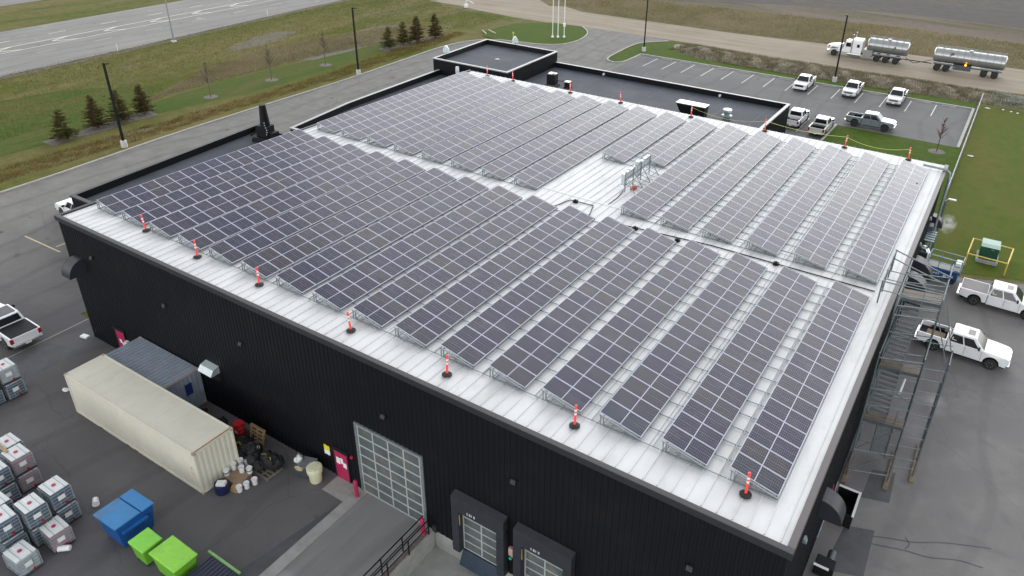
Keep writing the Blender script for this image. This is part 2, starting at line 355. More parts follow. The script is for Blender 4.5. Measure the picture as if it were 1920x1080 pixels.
# ------------------------------------------------------------------ ground and roads
PX0, PX1, PY0 = 31.0, 46.6, -16.0        # loading pit
def holed(mb, x0, y0, x1, y1, z):
    mb.sheet([(x0, y0), (PX0, y0), (PX0, y1), (x0, y1)], z); mb.sheet([(PX1, y0), (x1, y0), (x1, y1), (PX1, y1)], z)
    mb.sheet([(PX0, y0), (PX1, y0), (PX1, PY0), (PX0, PY0)], z); mb.sheet([(PX0, 0), (PX1, 0), (PX1, y1), (PX0, y1)], z)
g = MB(); holed(g, -600, -300, 600, 700, -.03); struct(g.build('ground', verge_mat))
kerbW = smooth_line([(-30.4, -60), (-30.6, -20), (-30.9, 8.5), (-31.5, 18.4), (-32.2, 27), (-32.6, 38.2), (-32.8, 54.9), (-33.8, 70), (-34.4, 80.5), (-33.2, 87.2), (-30, 90.8), (-25.4, 91.9), (-21.4, 92.9), (-18.6, 95.2), (-17.9, 99.3), (-18.6, 103.5), (-20.2, 107), (-23.2, 110.3)])
a = MB()
# yard + driveway + entrance
yard_poly = kerbW+[(-8, 110.6), (-3.5, 109.6), (-3.5, 72), (-3.5, -.0), (-3.5, -60)]
a.sheet(yard_poly[::-1] if False else yard_poly, 0)
a.sheet([(-3.5, -60), (PX0, -60), (PX0, 1), (-3.5, 1)], 0)
a.sheet([(PX0, -60), (PX1, -60), (PX1, PY0), (PX0, PY0)], 0)
struct(a.build('driveway', yard_asphalt))
a = MB(); a.sheet([(-3.5, 70), (32.8, 70), (32.8, 78.8), (47.3, 78.8), (47.3, 97.2), (-3.5, 97.2)], .004)
struct(a.build('parking_lot', lot_asphalt))
a = MB(); a.sheet([(PX1, -60), (140, -60), (140, 50), (56, 46.2), (49.2, 43.6), (W-.3, 43.0), (W-.3, 1), (PX1, 1)], .0)
struct(a.build('side_yard', apron_asphalt))
# highway
hl = [(-70, -60), (-72.2, 0), (-73.8, 28.5), (-75.2, 50), (-78.2, 82), (-82, 130), (-91, 240), (-130, 600)]
hu = [(-98, -60), (-101.5, 0), (-103.5, 42), (-105.3, 76), (-109, 130), (-118, 240), (-157, 600)]
a = MB(); a.sheet(hl+hu[::-1], -.006); struct(a.build('highway', hwy_asphalt))
a = MB(); a.sheet([(-124, 0), (-127.4, 54), (-131, 110), (-145, 300), (-165, 300), (-150, 110), (-147, 54), (-144, 0)], -.006); struct(a.build('far_carriageway', hwy_asphalt))
a = MB()
def hx(y, base): return base-.063*(y-38)
yy = [-20+i*4 for i in range(60)]
strip_line(a, [(hx(y, -90.9), y) for y in yy], .26, 0, None); strip_line(a, [(hx(y, -87.6), y) for y in yy], .2, 0, None)
for k in range(-5, 20):
    y = 44.2+k*9.35; t = (hx(y, -89.5), y); 
    strip_line(a, [(t[0], t[1]), (hx(y+3.4, -90.9), y+3.4)], .34, .004, None); strip_line(a, [(t[0], t[1]), (hx(y+3.4, -87.6), y+3.4)], .34, .004, None)
    y = 46.6+k*9.8; strip_line(a, [(hx(y, -95.2), y), (hx(y+3.2, -95.2), y+3.2)], .22, 0, None)
    y = 38.6+k*9.8; strip_line(a, [(hx(y, -83.7), y), (hx(y+3.2, -83.7), y+3.2)], .12, 0, None)
struct(a.build('highway_markings', paint_line))
# dirt road and fields
a = MB(); a.sheet([(-64, 112.5), (-55.5, 112.5), (-48.5, 110.6), (-39, 109.6), (-31, 109.4), (-23.2, 110.3), (-8, 110.4), (0, 110.2), (20, 108.5), (47.5, 108.4), (80, 110), (300, 116), (300, 134), (80, 129), (52, 126.9), (36.5, 126.4), (20, 125.3), (3.6, 123.4), (-20, 123.2), (-31, 123.4), (-36.6, 126.2), (-39.6, 124.4), (-45, 129), (-50, 140), (-66, 150)], -.012)
struct(a.build('dirt_road', dirt_road_mat))
a = MB(); a.sheet([(-60, 126.5), (-39, 126.8), (-31, 124), (3.6, 123.9), (20, 125.8), (52, 127.5), (300, 134.8), (500, 400), (-300, 500)], -.02); struct(a.build('rough_field', field_mat))
a = MB(); a.sheet([(-30, 143), (5, 148), (28, 150), (60, 147), (200, 146), (300, 158), (51, 166.5), (28, 166.5), (5, 161.5), (-19, 150.5), (-60, 152)], -.014); struct(a.build('bare_strip', strip_mat))
a = MB(); a.sheet([(-19, 150), (5, 161), (28, 166), (51, 166), (200, 160), (400, 400), (-100, 500)], -.008); struct(a.build('ploughed_field', plough_mat))
# mown areas
a = MB(); a.sheet([(48.0, 44.2), (56, 46.9), (140, 52), (400, 60), (400, 103), (48.0, 100.2)], -.01); struct(a.build('side_lawn', lawn_mat))
a = MB(); a.sheet([(28.6, 43.8), (47.95, 43.8), (47.95, 78.5), (47.5, 78.5), (47.5, 100), (47.95, 100.5), (4, 100.4), (-2, 103.5), (-1.5, 97.3), (47.2, 97.3), (47.2, 78.7), (33.0, 78.7), (33.0, 71), (28.6, 71)], .06)
struct(a.build('back_lawn', green_lawn))
a = MB(); a.sheet(smooth_line([(-41.2, 5), (-41, 20), (-40.7, 32), (-38.9, 47), (-39.8, 62), (-41, 75), (-43, 84), (-44.5, 75), (-45.6, 62), (-46.4, 50), (-46, 38), (-44.5, 30), (-43.6, 20), (-43.2, 5)], 4), -.015); struct(a.build('mown_strip', swath_mat))
a = MB(); a.sheet(smooth_line([(-44, 4), (-60, 6), (-66, 14), (-62, 22), (-60, 30), (-53, 37), (-49, 36), (-45.5, 31), (-44, 20), (-44, 4)], 5), -.019); struct(a.build('green_patch', swath_mat))
tan_mat = pm('dry_grass_ground', (.15, .12, .065), .95, var=.3, scale=.8, fine=.4, stretch=(1, .4, 1), dirt=(.09, .09, .03), dirt_amt=.6, dirt_scale=.5)
tanp = smooth_line([(-46.6, 33), (-47.2, 42), (-47.2, 52), (-46.6, 66), (-44.6, 80), (-46, 90), (-50, 92), (-55, 78), (-57, 64), (-55, 50), (-50, 40), (-46.6, 33)], 5)
a = MB(); a.sheet(tanp, -.017); struct(a.build('dry_grass_patch', tan_mat))
a = MB(); a.sheet(smooth_line([(-45, 63), (-47.5, 60), (-52, 68), (-55, 84), (-52, 90), (-48.5, 80), (-45.5, 76), (-45, 63)], 5), -.013); a.sheet(smooth_line([(-60, 58), (-63, 60), (-66, 70), (-63, 74), (-60, 66), (-60, 58)], 5), -.013); a.v = [(x+random.uniform(-.45, .45), y+random.uniform(-.9, .9), z) for x, y, z in a.v]; struct(a.build('gravel_patch', pm('gravel_ground', (.15, .13, .09), .95, var=.25, scale=1, fine=.5)))
a = MB(); strip_line(a, [(x+1.0+.25*math.sin(i*1.3), y) for i, (x, y) in enumerate(smooth_line(hl, 14))], 1.7, -.009, None); struct(a.build('road_shoulder', pm('shoulder_soil', (.13, .105, .065), .95, var=.35, scale=1.5, fine=.5, dirt=(.08, .085, .03), dirt_amt=.8, dirt_scale=.9)))
# kerbs
a = MB(); strip_line(a, kerbW, .22, -.05, .13); struct(a.build('driveway_kerb', kerb_concrete))
isl = smooth_line([(-24.9, 92.2), (-21.4, 93.1), (-18.8, 95.4), (-18.1, 99.3), (-18.8, 103.5), (-20.4, 107), (-23.4, 110.1)], 5)
a = MB(); a.sheet(isl+[(-30, 109.6), (-35.5, 104), (-35.8, 95), (-33.6, 91.5), (-30.2, 91.2)], .07); struct(a.build('entrance_lawn', green_lawn))
i2 = smooth_line([(-1.6, 110.0), (-3.6, 109.5), (-7.0, 105.8), (-8.1, 102.6), (-7.9, 96), (-7.3, 91), (-5.6, 89.6), (-4.3, 90.6), (-4.1, 93.5), (-4.1, 97.2)], 5)
a = MB(); a.sheet(i2+[(-1.4, 97.3), (-2, 103.5), (0.3, 104.5), (1.5, 109)], .07); struct(a.build('corner_lawn', green_lawn))
a = MB(); strip_line(a, i2[6:], .24, -.05, .14); strip_line(a, [(-4.1, 97.25), (20, 97.25), (47.35, 97.25)], .24, -.05, .14)
strip_line(a, [(47.35, 97.25), (47.3, 78.75)], .34, -.05, .15); strip_line(a, [(32.9, 78.8), (32.8, 71.3)], .28, -.05, .14); struct(a.build('lot_kerb', kerb_concrete))
a = MB()
for k in range(15):
    x = -.5+3.325*k
    if k != 14: a.box(x-.06, 90.4, .004, x+.06, 96.2, .010)
for x, y0, y1 in ((26.0, 73.2, 78.8), (29.25, 73.2, 79.6)): a.box(x-.06, y0, .004, x+.06, y1, .010)
struct(a.build('parking_lines', paint_line))
a = MB()
for k in range(14): 
    x = 1.1+3.325*k; a.hexa([(x-.95, 96.3, .004), (x+.95, 96.3, .004), (x+.95, 96.5, .004), (x-.95, 96.5, .004)], [(x-.93, 96.33, .12), (x+.93, 96.33, .12), (x+.93, 96.47, .12), (x-.93, 96.47, .12)])
struct(a.build('parking_stops', concrete))
a = MB(); strip_line(a, [(-19.6, 5.05), (-14.2, 5.2)], .12, .006, None); strip_line(a, [(-15.4, 5.5), (-15.4, 6.4)], .14, .006, None); struct(a.build('yard_marking', yellow_line))
a = MB(); strip_line(a, [(-2.2, -6), (-2.45, 1.6), (-2.5, 7.6)], .07, .007, None); struct(a.build('yard_joint', kerb_concrete))
a = MB(); a.sheet([(-1.9, -6.2), (1.2, -6), (1.0, -1.5), (-1.9, -2.2)], .005); a.sheet([(24.5, -8), (26.1, -8), (26.1, -1.6), (25.6, -1.5)], .005)
a.sheet([(48.6, 8.6), (50.4, 9.2), (50.3, 12.5), (48.9, 12)], .005); a.sheet([(49.2, 14.5), (50.6, 14.9), (50.5, 17.5), (49.3, 17)], .005); struct(a.build('asphalt_patch', patch_mat))
a = MB()
for pts in ([(49.2, 11.3), (50.4, 11.6), (51.9, 12.1), (53.0, 12.3), (54.3, 12.9), (55.4, 13.0)], [(49.4, 11.7), (51.0, 12.4), (52.2, 12.9), (53.5, 13.6), (55.6, 14.6)], [(51.9, 12.2), (52.0, 12.6), (51.7, 13)]):
    strip_line(a, smooth_line([(x+random.uniform(-.05, .05), y+random.uniform(-.08, .08)) for x, y in pts], 4), .06, .009, None)
struct(a.build('pavement_cracks', patch_mat))
# concrete slabs at the overhead door
a = MB(); a.sheet([(26.4, -14), (30.5, -14), (30.5, -.02), (26.4, -.02)], .012); struct(a.build('door_slab', slab_concrete))
a = MB(); a.sheet([(24.1, -1.25), (25.7, -1.25), (25.7, -14), (26.38, -14), (26.38, -.02), (24.1, -.02)], .014); struct(a.build('door_apron', concrete))
a = MB(); a.sheet([(PX0, 0), (PX0, -3), (PX1, -3), (PX1, 0)][::-1], -1.2); a.add([(PX0, -3, -1.2), (PX1, -3, -1.2), (PX1, PY0, 0), (PX0, PY0, 0)], [(0, 3, 2, 1)])
struct(a.build('loading_pit', concrete))
a = MB(); a.box(30.52, PY0, -1.3, PX0, -.03, .03); a.box(PX1, PY0, -1.3, PX1+.3, -.03, .03); struct(a.build('pit_wall', concrete))
a = MB(); a.box(30.62, PY0, .03, 30.9, -.3, .05); struct(a.build('planted_strip', mulch))

# ------------------------------------------------------------------ warehouse
wh = thing('warehouse', 'large black ribbed metal warehouse with a white standing seam roof carrying the solar rows', 'building', (0, 0, 0))
def ribbed_x(mb, x0, x1, y, z0, z1, out, pitch=.3, dep=.035):     # wall along x; out = -1 or +1 in y
    n = int(round((x1-x0)/pitch)); p = (x1-x0)/n; pts = []
    for i in range(n):
        a = x0+i*p; pts += [(a, y), (a+p*.55, y), (a+p*.65, y+out*dep), (a+p*.9, y+out*dep)]
    pts.append((x1, y))
    return pts
def rib_wall(poly_pts, z0, z1, mb):
    n = len(poly_pts)
    mb.add([(p[0], p[1], z0) for p in poly_pts]+[(p[0], p[1], z1) for p in poly_pts], [(i, i+1, n+i+1, n+i) for i in range(n-1)])
def ribs_between(a, b, pitch=.3, dep=.035):     # generic wall from a to b, ribs to the right-hand side
    a, b = Vector(a), Vector(b); d = b-a; L = d.length; d.normalize(); nr = Vector((d.y, -d.x)); n = max(1, int(round(L/pitch))); p = L/n; out = []
    for i in range(n):
        for t, o in ((0, 0), (.55, 0), (.65, dep), (.9, dep)):
            q = a+d*(i*p+t*p)+nr*o; out.append((q.x, q.y))
    out.append((b.x, b.y)); return out
for (p0, p1, nm) in (((0, 0), (W, 0), 'front'), ((W, 0), (W, D), 'right'), ((W, D), (0, D), 'back'), ((0, D), (0, 0), 'left')):
    m = MB(); rib_wall(ribs_between(p0, p1), 0 if nm != 'front' else .0, H-.3, m); m.build('wall', black_steel, wh)
m = MB(); m.box(.05, .02, -1.3, W-.05, .3, .0); m.build('foundation', concrete, wh)
RZ = H-.12
m = MB(); n = int(W/.61)
m.add([(0.1, .1, RZ), (W-.1, .1, RZ), (W-.1, D/2, RZ+.05), (.1, D/2, RZ+.05), (.1, D+.12, RZ), (W-.1, D+.12, RZ)], [(0, 1, 2, 3), (3, 2, 5, 4)])
for i in range(n+1):
    x = .42+.61*i
    if x > W-.3: break
    for y0, y1, z0, z1 in ((.3, D/2, RZ, RZ+.05), (D/2, D+.16, RZ+.05, RZ)):
        m.hexa([(x-.022, y0, z0-.01), (x+.022, y0, z0-.01), (x+.022, y1, z1-.01), (x-.022, y1, z1-.01)], [(x-.012, y0, z0+.045), (x+.012, y0, z0+.045), (x+.012, y1, z1+.045), (x-.012, y1, z1+.045)])
m.box(.1, D/2-.16, RZ+.045, W-.1, D/2+.16, RZ+.075)
m.build('roof', roof_white, wh)
m = MB(); m.box(-.1, -.12, H-.34, W+.12, .16, H); m.box(-.1, .16, H-.34, .18, D+.1, H-.005); m.build('parapet_cap', dark_trim, wh, bevel=.02)
m = MB(); m.box(W-.16, .16, H-.34, W+.12, D+.1, H-.005); m.build('parapet_cap', pm('brown_grey_trim', (.085, .073, .076), .5, var=.08), wh, bevel=.02)
m = MB(); m.box(0, D, RZ-.2, W, D+.1, RZ-.03); m.build('eave_gutter', dark_trim, wh)
# overhead glazed door
dr = MB(); x0, x1, z1 = 26.12, 30.42, 4.72
dr.box(x0-.16, -.09, 0, x0, -.0, z1+.12); dr.box(x1, -.09, 0, x1+.16, -.0, z1+.12); dr.box(x0, -.09, z1, x1, 0, z1+.12)
od = dr.build('overhead_door', galv, wh)
m = MB()
for k in range(8): z = .03+(z1-.1)*k/7; m.box(x0, -.075, z, x1, -.04, z+.09)
for k in range(5): x = x0+.02+(x1-x0-.11)*k/4; m.box(x, -.072, .02, x+.08, -.042, z1)
m.build('door_frame', pm('pale_frame', (.36, .38, .375), .5, var=.1), od)
m = MB(); m.box(x0, -.06, .0, x1, -.045, z1); m.build('glass', glass2, od)
for sx in (24.12, 3.5):
    m = MB(); m.box(sx, -.09, .02, sx+.95, -.045, 2.08); d = m.build('door', magenta, wh)
    m = MB(); m.box(sx-.06, -.1, 0, sx, -.04, 2.14); m.box(sx+.95, -.1, 0, sx+1.01, -.04, 2.14); m.box(sx-.08, -.22, 2.14, sx+1.03, -.04, 2.18); m.build('door_frame', dark_trim, d)
    m = MB()
    for a_ in (((.1, 1.1, .38, 1.55), (.42, 1.2, .62, 1.6), (.6, 1.0, .85, 1.35)) if sx > 10 else ((.25, 1.0, .5, 1.3), (.5, .85, .75, 1.12))):
        m.box(sx+a_[0], -.096, a_[1], sx+a_[2], -.091, a_[3])
    m.build('notice', paper, d)
    m = MB(); m.box(sx+.84, -.15, .95, sx+.9, -.09, 1.05); m.build('handle', chrome, d)
m = MB(); m.box(23.3, -.07, 1.62, 23.72, -.045, 1.95); s_ = m.build('sign', pm('sign_yellow', (.75, .62, .02), .5, var=.03), wh)
m = MB(); m.box(23.3, -.074, 1.3, 23.72, -.045, 1.6); m.build('notice', paper, wh)
m = MB(); m.cyl((25.45, -.12, 2.1), (25.45, -.04, 2.1), .09, 12); m.build('alarm_bell', red_paint, wh)
m = MB(); m.box(4.6, -.25, 1.1, 4.9, -.05, 1.5); m.build('meter_box', white_plastic, wh)
# wall lamps
for x, z in ((10.5, 6.4), (28.2, 6.3), (36.0, 6.3), (44.4, 6.4), (17.5, 6.4), (3.2, 7.4)):
    m = MB(); m.hexa([(x-.13, -.2, z-.1), (x+.13, -.2, z-.1), (x+.13, -.04, z-.1), (x-.13, -.04, z-.1)], [(x-.13, -.12, z+.1), (x+.13, -.12, z+.1), (x+.13, -.04, z+.1), (x-.13, -.04, z+.1)]); m.build('wall_lamp', dark_trim, wh)
for y in (3.2, 24.0, 33.5, 38.5):
    m = MB(); m.hexa([(W+.04, y-.13, 6.9), (W+.2, y-.13, 6.9), (W+.2, y+.13, 6.9), (W+.04, y+.13, 6.9)], [(W+.04, y-.13, 7.1), (W+.12, y-.13, 7.1), (W+.12, y+.13, 7.1), (W+.04, y+.13, 7.1)]); m.build('wall_lamp', galv, wh)
# white metal exhaust hood on the front wall
m = MB(); m.prism([(-.04, 3.62), (-.45, 3.52), (-.68, 3.2), (-.66, 3.14), (-.04, 3.14)], 13.55, 14.75, 'x'); m.cur = 1; m.prism([(-.03, 3.13), (-.62, 3.13), (-.2, 2.55), (-.03, 2.55)], 13.6, 14.7, 'x')
m.build('exhaust_hood', [pm('hood_metal', (.5, .56, .57), .35, .5, var=.1), dark_trim], wh)
def round_hood(c, out, rad, ln, name='ventilation_hood', rot=0):
    # quarter-drum weather hood: arch in the (outwards, z) plane, length ln along y
    m = MB(); n = 14; m.X = Matrix.Translation(c) @ Matrix.Rotation(rot, 4, 'Z'); cx = cy = cz = 0; P = []
    for i in range(n+1):
        t = PI/2*(1-i/n)*1.15; P.append((cx+out*rad*math.cos(t), cz+rad*math.sin(t)-rad*.5))
    for s0, s1 in ((cy-ln/2, cy-ln/2+.04), (cy+ln/2-.04, cy+ln/2)):
        m.prism([(cx, cz-rad*.5)]+P, s0, s1, 'y')
    for a_, b_ in zip(P[:-1], P[1:]):
        m.add([(a_[0], cy-ln/2, a_[1]), (b_[0], cy-ln/2, b_[1]), (b_[0], cy+ln/2, b_[1]), (a_[0], cy+ln/2, a_[1])], [(0, 1, 2, 3)])
        e = .03; m.add([(a_[0]-out*e, cy-ln/2, a_[1]-e), (b_[0]-out*e, cy-ln/2, b_[1]-e), (b_[0]-out*e, cy+ln/2, b_[1]-e), (a_[0]-out*e, cy+ln/2, a_[1]-e)], [(0, 1, 2, 3)])
    return m.build(name, pm('hood_paint', (.022, .025, .033), .42, var=.15), wh, smooth=True)
round_hood((1.4, -.03, 6.35), 1, 1.1, 1.0, rot=-PI/2)
round_hood((W+.03, 7.75, 4.95), 1, 1.05, 1.0)
round_hood((W+.03, 31.2, 5.0), 1, 1.45, 1.1)
round_hood((W+.03, 34.0, 5.0), 1, 1.35, 1.0)
round_hood((W+.03, 43.2, 5.0), 1, .9, .8)
# silver exhaust duct and louvres on the right wall
m = MB(); m.tube([(W+.05, 38.2, 4.6), (W+.35, 38.2, 4.6), (W+.55, 38.1, 4.3), (W+.6, 38.1, 3.4)], .24, 14); m.build('exhaust_duct', chrome, wh, smooth=True)
m = MB(); m.cyl((W+.04, 36.9, 4.4), (W+.6, 36.9, 4.4), .5, 18); m.build('fan_housing', black_plastic, wh, smooth=True)
m = MB()
for k in range(5): m.box(W+.04, 39.2+k*.45, 4.8, W+.75, 39.45+k*.45, 4.86)
m.build('louvre', pm('louvre_blue', (.15, .2, .24), .4, .4, var=.15), wh)
m = MB(); m.tube([(W-1.6, 42.6, H+.1), (W+.1, 42.5, H+.1), (W+.4, 42.5, H-.1), (W+.45, 42.4, H-.6), (W+.45, 42.3, 1.0)], .09, 8); m.build('conduit', galv, wh, smooth=True)
m = MB(); m.box(W+.03, 41.2, 3.8, W+.35, 42.0, 5.2); m.build('junction_box', galv_dark, wh)
m = MB(); m.box(W+.04, 11.4, 0, W+.07, 12.3, 2.1); m.build('door', magenta, wh)
m = MB(); m.tube([(W+.12, 9.2, 1.2), (W+.12, 13.6, 1.2)], .035, 6); m.build('push_rail', galv, wh)
# dock doors
for (dx0, dx1, lab) in ((32.55, 35.65, 'a'), (36.2, 39.3, 'b')):
    m = MB(); y = -.42
    m.prism([(-.04, 3.0), (y, 2.85), (y, 3.72), (-.04, 3.86)], dx0, dx1, 'x'); m.box(dx0, y, .0, dx0+.42, -.04, 2.86); m.box(dx1-.42, y, .0, dx1, -.04, 2.86)
    for k in range(4): m.box(dx0-.012, y-.012, .3+k*.7, dx0+.43, y, .5+k*.7); m.box(dx1-.43, y-.012, .3+k*.7, dx1+.012, y, .5+k*.7)
    dk = m.build('dock_seal', pm('seal_fabric', (.018, .021, .028), .65, var=.2, scale=2), wh, bevel=.03)
    m = MB(); a0, a1 = dx0+.42, dx1-.42
    for k in range(5): z = .05+2.75*k/5; m.box(a0, -.075, z, a1, -.045, z+.07)
    for k in range(3): x = a0+(a1-a0-.08)*k/2; m.box(x, -.073, .03, x+.08, -.046, 2.9)
    m.build('door_frame', pm('pale_frame', (.36, .38, .375), .5), dk)
    m = MB(); m.box(a0, -.06, .02, a1, -.048, 2.95); m.build('glass', glass2, dk)
    m = MB(); m.box(a0-.0, y+.06, 1.9, a0+.04, y+.1, 2.6); m.build('guide_strip', pm('dull_yellow', (.35, .25, .05), .7), dk)
    m = MB(); m.hexa([(a0, -.5, -.75), (a1, -.5, -.75), (a1, -.02, -.75), (a0, -.02, -.75)], [(a0, -.12, .0), (a1, -.12, .0), (a1, -.02, .0), (a0, -.02, .0)]); m.build('leveller', dark_blue, wh)
    m = MB()
    for k, w in enumerate((.05, .09, .04, .09)): m.box(a0+.55+k*.13, y-.004, 2.98, a0+.55+k*.13+w, y+.01, 3.14)
    m.build('marking', pm('dim_marking', (.42, .42, .42), .7), dk)
m = MB(); m.box(35.78, -.2, 1.5, 36.02, -.05, 2.0); m.cur = 1; m.cyl((35.9, -.24, 1.35), (35.9, -.05, 1.35), .08, 10); m.build('signal_light', [pm('signal_body', (.5, .34, .3), .5), pm('signal_green', (.02, .55, .3), .3)], wh)
m = MB(); m.box(30.95, -.12, -.02, 31.2, -.0, .4); m.build('wall_bumper', rubber, wh)

# ------------------------------------------------------------------ annexes
def annex(name, label, poly, zt, cap_mat, zr, capw=.3, pitch=.3):
    root = thing(name, label, 'building', (0, 0, 0))
    m = MB()
    for i in range(len(poly)): rib_wall(ribs_between(poly[i], poly[(i+1) % len(poly)], pitch), -.02, zt-.05, m)
    m.build('wall', black_steel, root)
    inner = offset_poly(poly, capw)
    m = MB(); n = len(poly)
    outp = offset_poly(poly, -.06)
    m.add([(*p, zt) for p in outp]+[(*p, zt) for p in inner]+[(*p, zt-.14) for p in outp]+[(*p, zt-.1) for p in inner],
          [(i, (i+1) % n, n+(i+1) % n, n+i) for i in range(n)]+[(2*n+i, 2*n+(i+1) % n, (i+1) % n, i) for i in range(n)]+[(n+i, n+(i+1) % n, 3*n+(i+1) % n, 3*n+i) for i in range(n)])
    m.build('parapet_cap', cap_mat, root)
    m = MB(); i2_ = offset_poly(poly, capw+.02)
    m.add([(*p, zt-.03) for p in i2_]+[(*p, zr) for p in i2_], [(i, (i+1) % n, n+(i+1) % n, n+i) for i in range(n)]); m.build('parapet', black_plastic, root)
    m = MB(); m.sheet(i2_, zr); m.build('roof', membrane, root)
    return root
west = annex('side_annex', 'low flat roofed black annex along the far left wall with a dark parapet', [(-15.4, 7.8), (-.12, 8.0), (-.12, 28.7), (-17.6, 28.7)], 4.0, dark_trim, 3.35)
office = annex('office_annex', 'single storey black office wing behind the warehouse with raised corner block', [(-13.8, 30.2), (-.12, 30.2), (-.12, D+.12), (28.4, D+.12), (28.4, 71.0), (-16.4, 71.0), (-16.1, 57), (-15.3, 40)], 4.0, white_cap, 3.3)
tower_poly = [(-17.0, 57.9), (-4.7, 57.9), (-5.3, 71.3), (-17.8, 71.3)]
m = MB()
for i in range(4): rib_wall(ribs_between(tower_poly[i], tower_poly[(i+1) % 4]), -.02, 5.35, m)
m.build('tower_wall', black_steel, office)
m = MB(); o_ = offset_poly(tower_poly, -.06); n_ = offset_poly(tower_poly, .28)
m.add([(*p, 5.42) for p in o_]+[(*p, 5.42) for p in n_]+[(*p, 5.3) for p in o_], [(i, (i+1) % 4, 4+(i+1) % 4, 4+i) for i in range(4)]+[(8+i, 8+(i+1) % 4, (i+1) % 4, i) for i in range(4)]); m.build('tower_cap', white_cap, office)
m = MB(); n2_ = offset_poly(tower_poly, .3)
m.add([(*p, 5.4) for p in n2_]+[(*p, 4.75) for p in n2_], [(i, (i+1) % 4, 4+(i+1) % 4, 4+i) for i in range(4)]); m.build('parapet', black_plastic, office)
m = MB(); m.sheet(n2_, 4.76); m.build('tower_roof', membrane, office)
m = MB(); m.lathe([(.05, 0), (.35, .0), (.3, .06), (.05, .07)], 12, (-11, 64.5, 4.77)); m.build('roof_drain', galv, office)
for x, y in ((2.73, 70.66), (19.6, 70.66)):
    m = MB(); m.cyl((x, y, 3.6), (x, y-.25, 3.55), .16, 12); m.build('overflow_scupper', white_plastic, office)
# sloped membrane crease lines
m = MB()
for k in range(7): x = -2+k*4.7; m.box(x, 46, 3.305, x+.04, 70.5, 3.312)
m.box(-15.5, 56, 3.305, -2, 56.04, 3.312); m.build('membrane_seam', pm('seam_tone', (.1, .105, .12), .6), office)

# ------------------------------------------------------------------ solar rows
PXP, X0 = 2.90972, 1.09122
YA, YB, YC, YD = 2.1546, 19.2141, 21.2138, 41.607
ZL, ZR = H+.556, H+.12; TILT = math.atan((ZL-ZR)/1.9989)
pan = MB()
pan.cur = 1; pan.box(0, .006, -.04, 2.046, .994, -.002)
pan.cur = 0; pan.add([(.002, .008, 0), (2.044, .008, 0), (2.044, .992, 0), (.002, .992, 0)], [(0, 1, 2, 3)])
pan_me = None
def rack(n, pitch, last):
    m = MB(); L = n*pitch; z0 = RZ+.1-RZ
    base = RZ
    def P(x, y, z): return (x, y, z-base)
    # coordinates local to row origin (x0, y0, RZ)
    hi, lo = ZL-base-.07, ZR-base-.07
    for fx in (.12, .5, .88):
        x = fx*1.9989; z = hi+(lo-hi)*fx; m.bar((x, -.12, z), (x, L+.12, z), .05, .06)
    k = 0; y = -.05
    while y <= L+.1:
        m.bar((.0, y, .09), (2.0 if last else 2.88, y, .09), .035, .04)
        if k % 2 == 0: m.bar((.24, y, .1), (.24, y, hi-.05), .045); m.bar((.24, y, .12), (1.0, y, (hi+lo)/2-.03), .03); m.bar((1.9, y, .07), (1.9, y, lo), .04)
        y += pitch; k += 1
    for fx in ((.12, .95) if last else (.12, .95, 1.3)): m.bar((fx*1.9989, -.1, .13), (fx*1.9989, L+.1, .13), .04, .04)
    # triangular end frames
    for y in (-.09, L+.09):
        m.bar((.05, y, hi+.01), (2.0, y, lo+.01), .04, .05); m.bar((.05, y, .12), (2.0, y, .12), .05, .05); m.bar((.12, y, .1), (.12, y, hi), .04)
    return m
racks = {}
ords = ['first', 'second', 'third', 'fourth', 'fifth', 'sixth', 'seventh', 'eighth', 'ninth', 'tenth', 'eleventh', 'twelfth', 'thirteenth', 'fourteenth', 'fifteenth', 'sixteenth']
start_back = {8: 28.9, 9: 30.4}
for blk in ('front', 'back'):
    for i in range(16):
        y0, pitch, n = (YA, (YB-YA)/17, 17) if blk == 'front' else (YC, (YD-YC)/20, 20)
        if blk == 'back' and i in start_back:
            n = int(round((YD-start_back[i])/pitch)); y0 = YD-n*pitch
        side = f'{ords[i]} row from the left' if i < 8 else f'{ords[15-i]} row from the right'
        if i == 0: side = 'leftmost row'
        if i == 15: side = 'rightmost row, beside the scaffold side'
        extra = ', shortened' if (blk == 'back' and i in start_back) else ''
        row = thing('solar_row', f'solar panel row, {side} of the {"near" if blk == "front" else "far"} block{extra}', 'solar panels', (X0+PXP*i, y0, RZ), 0, 'solar panel rows on the white roof')
        lastrow = i == 15 or (blk == 'back' and i == 7); key = (blk, n, lastrow)
        if key not in racks:
            racks[key] = rack(n, pitch, lastrow).build('mounting_rack', galv, row)
        else:
            c = racks[key].copy(); COL.objects.link(c); c.parent = row
        for j in range(n):
            if pan_me is None:
                o = pan.build('solar_panel', [solar_mat, alu]); pan_me = o.data
            else:
                o = bpy.data.objects.new('solar_panel', pan_me); COL.objects.link(o)
            o.parent = row; o.location = (0, j*pitch, ZL-RZ); o.rotation_euler = (random.uniform(-.002, .002), TILT+random.uniform(-.0025, .0025), 0); o.scale = (1, pitch/1.0035, 1)
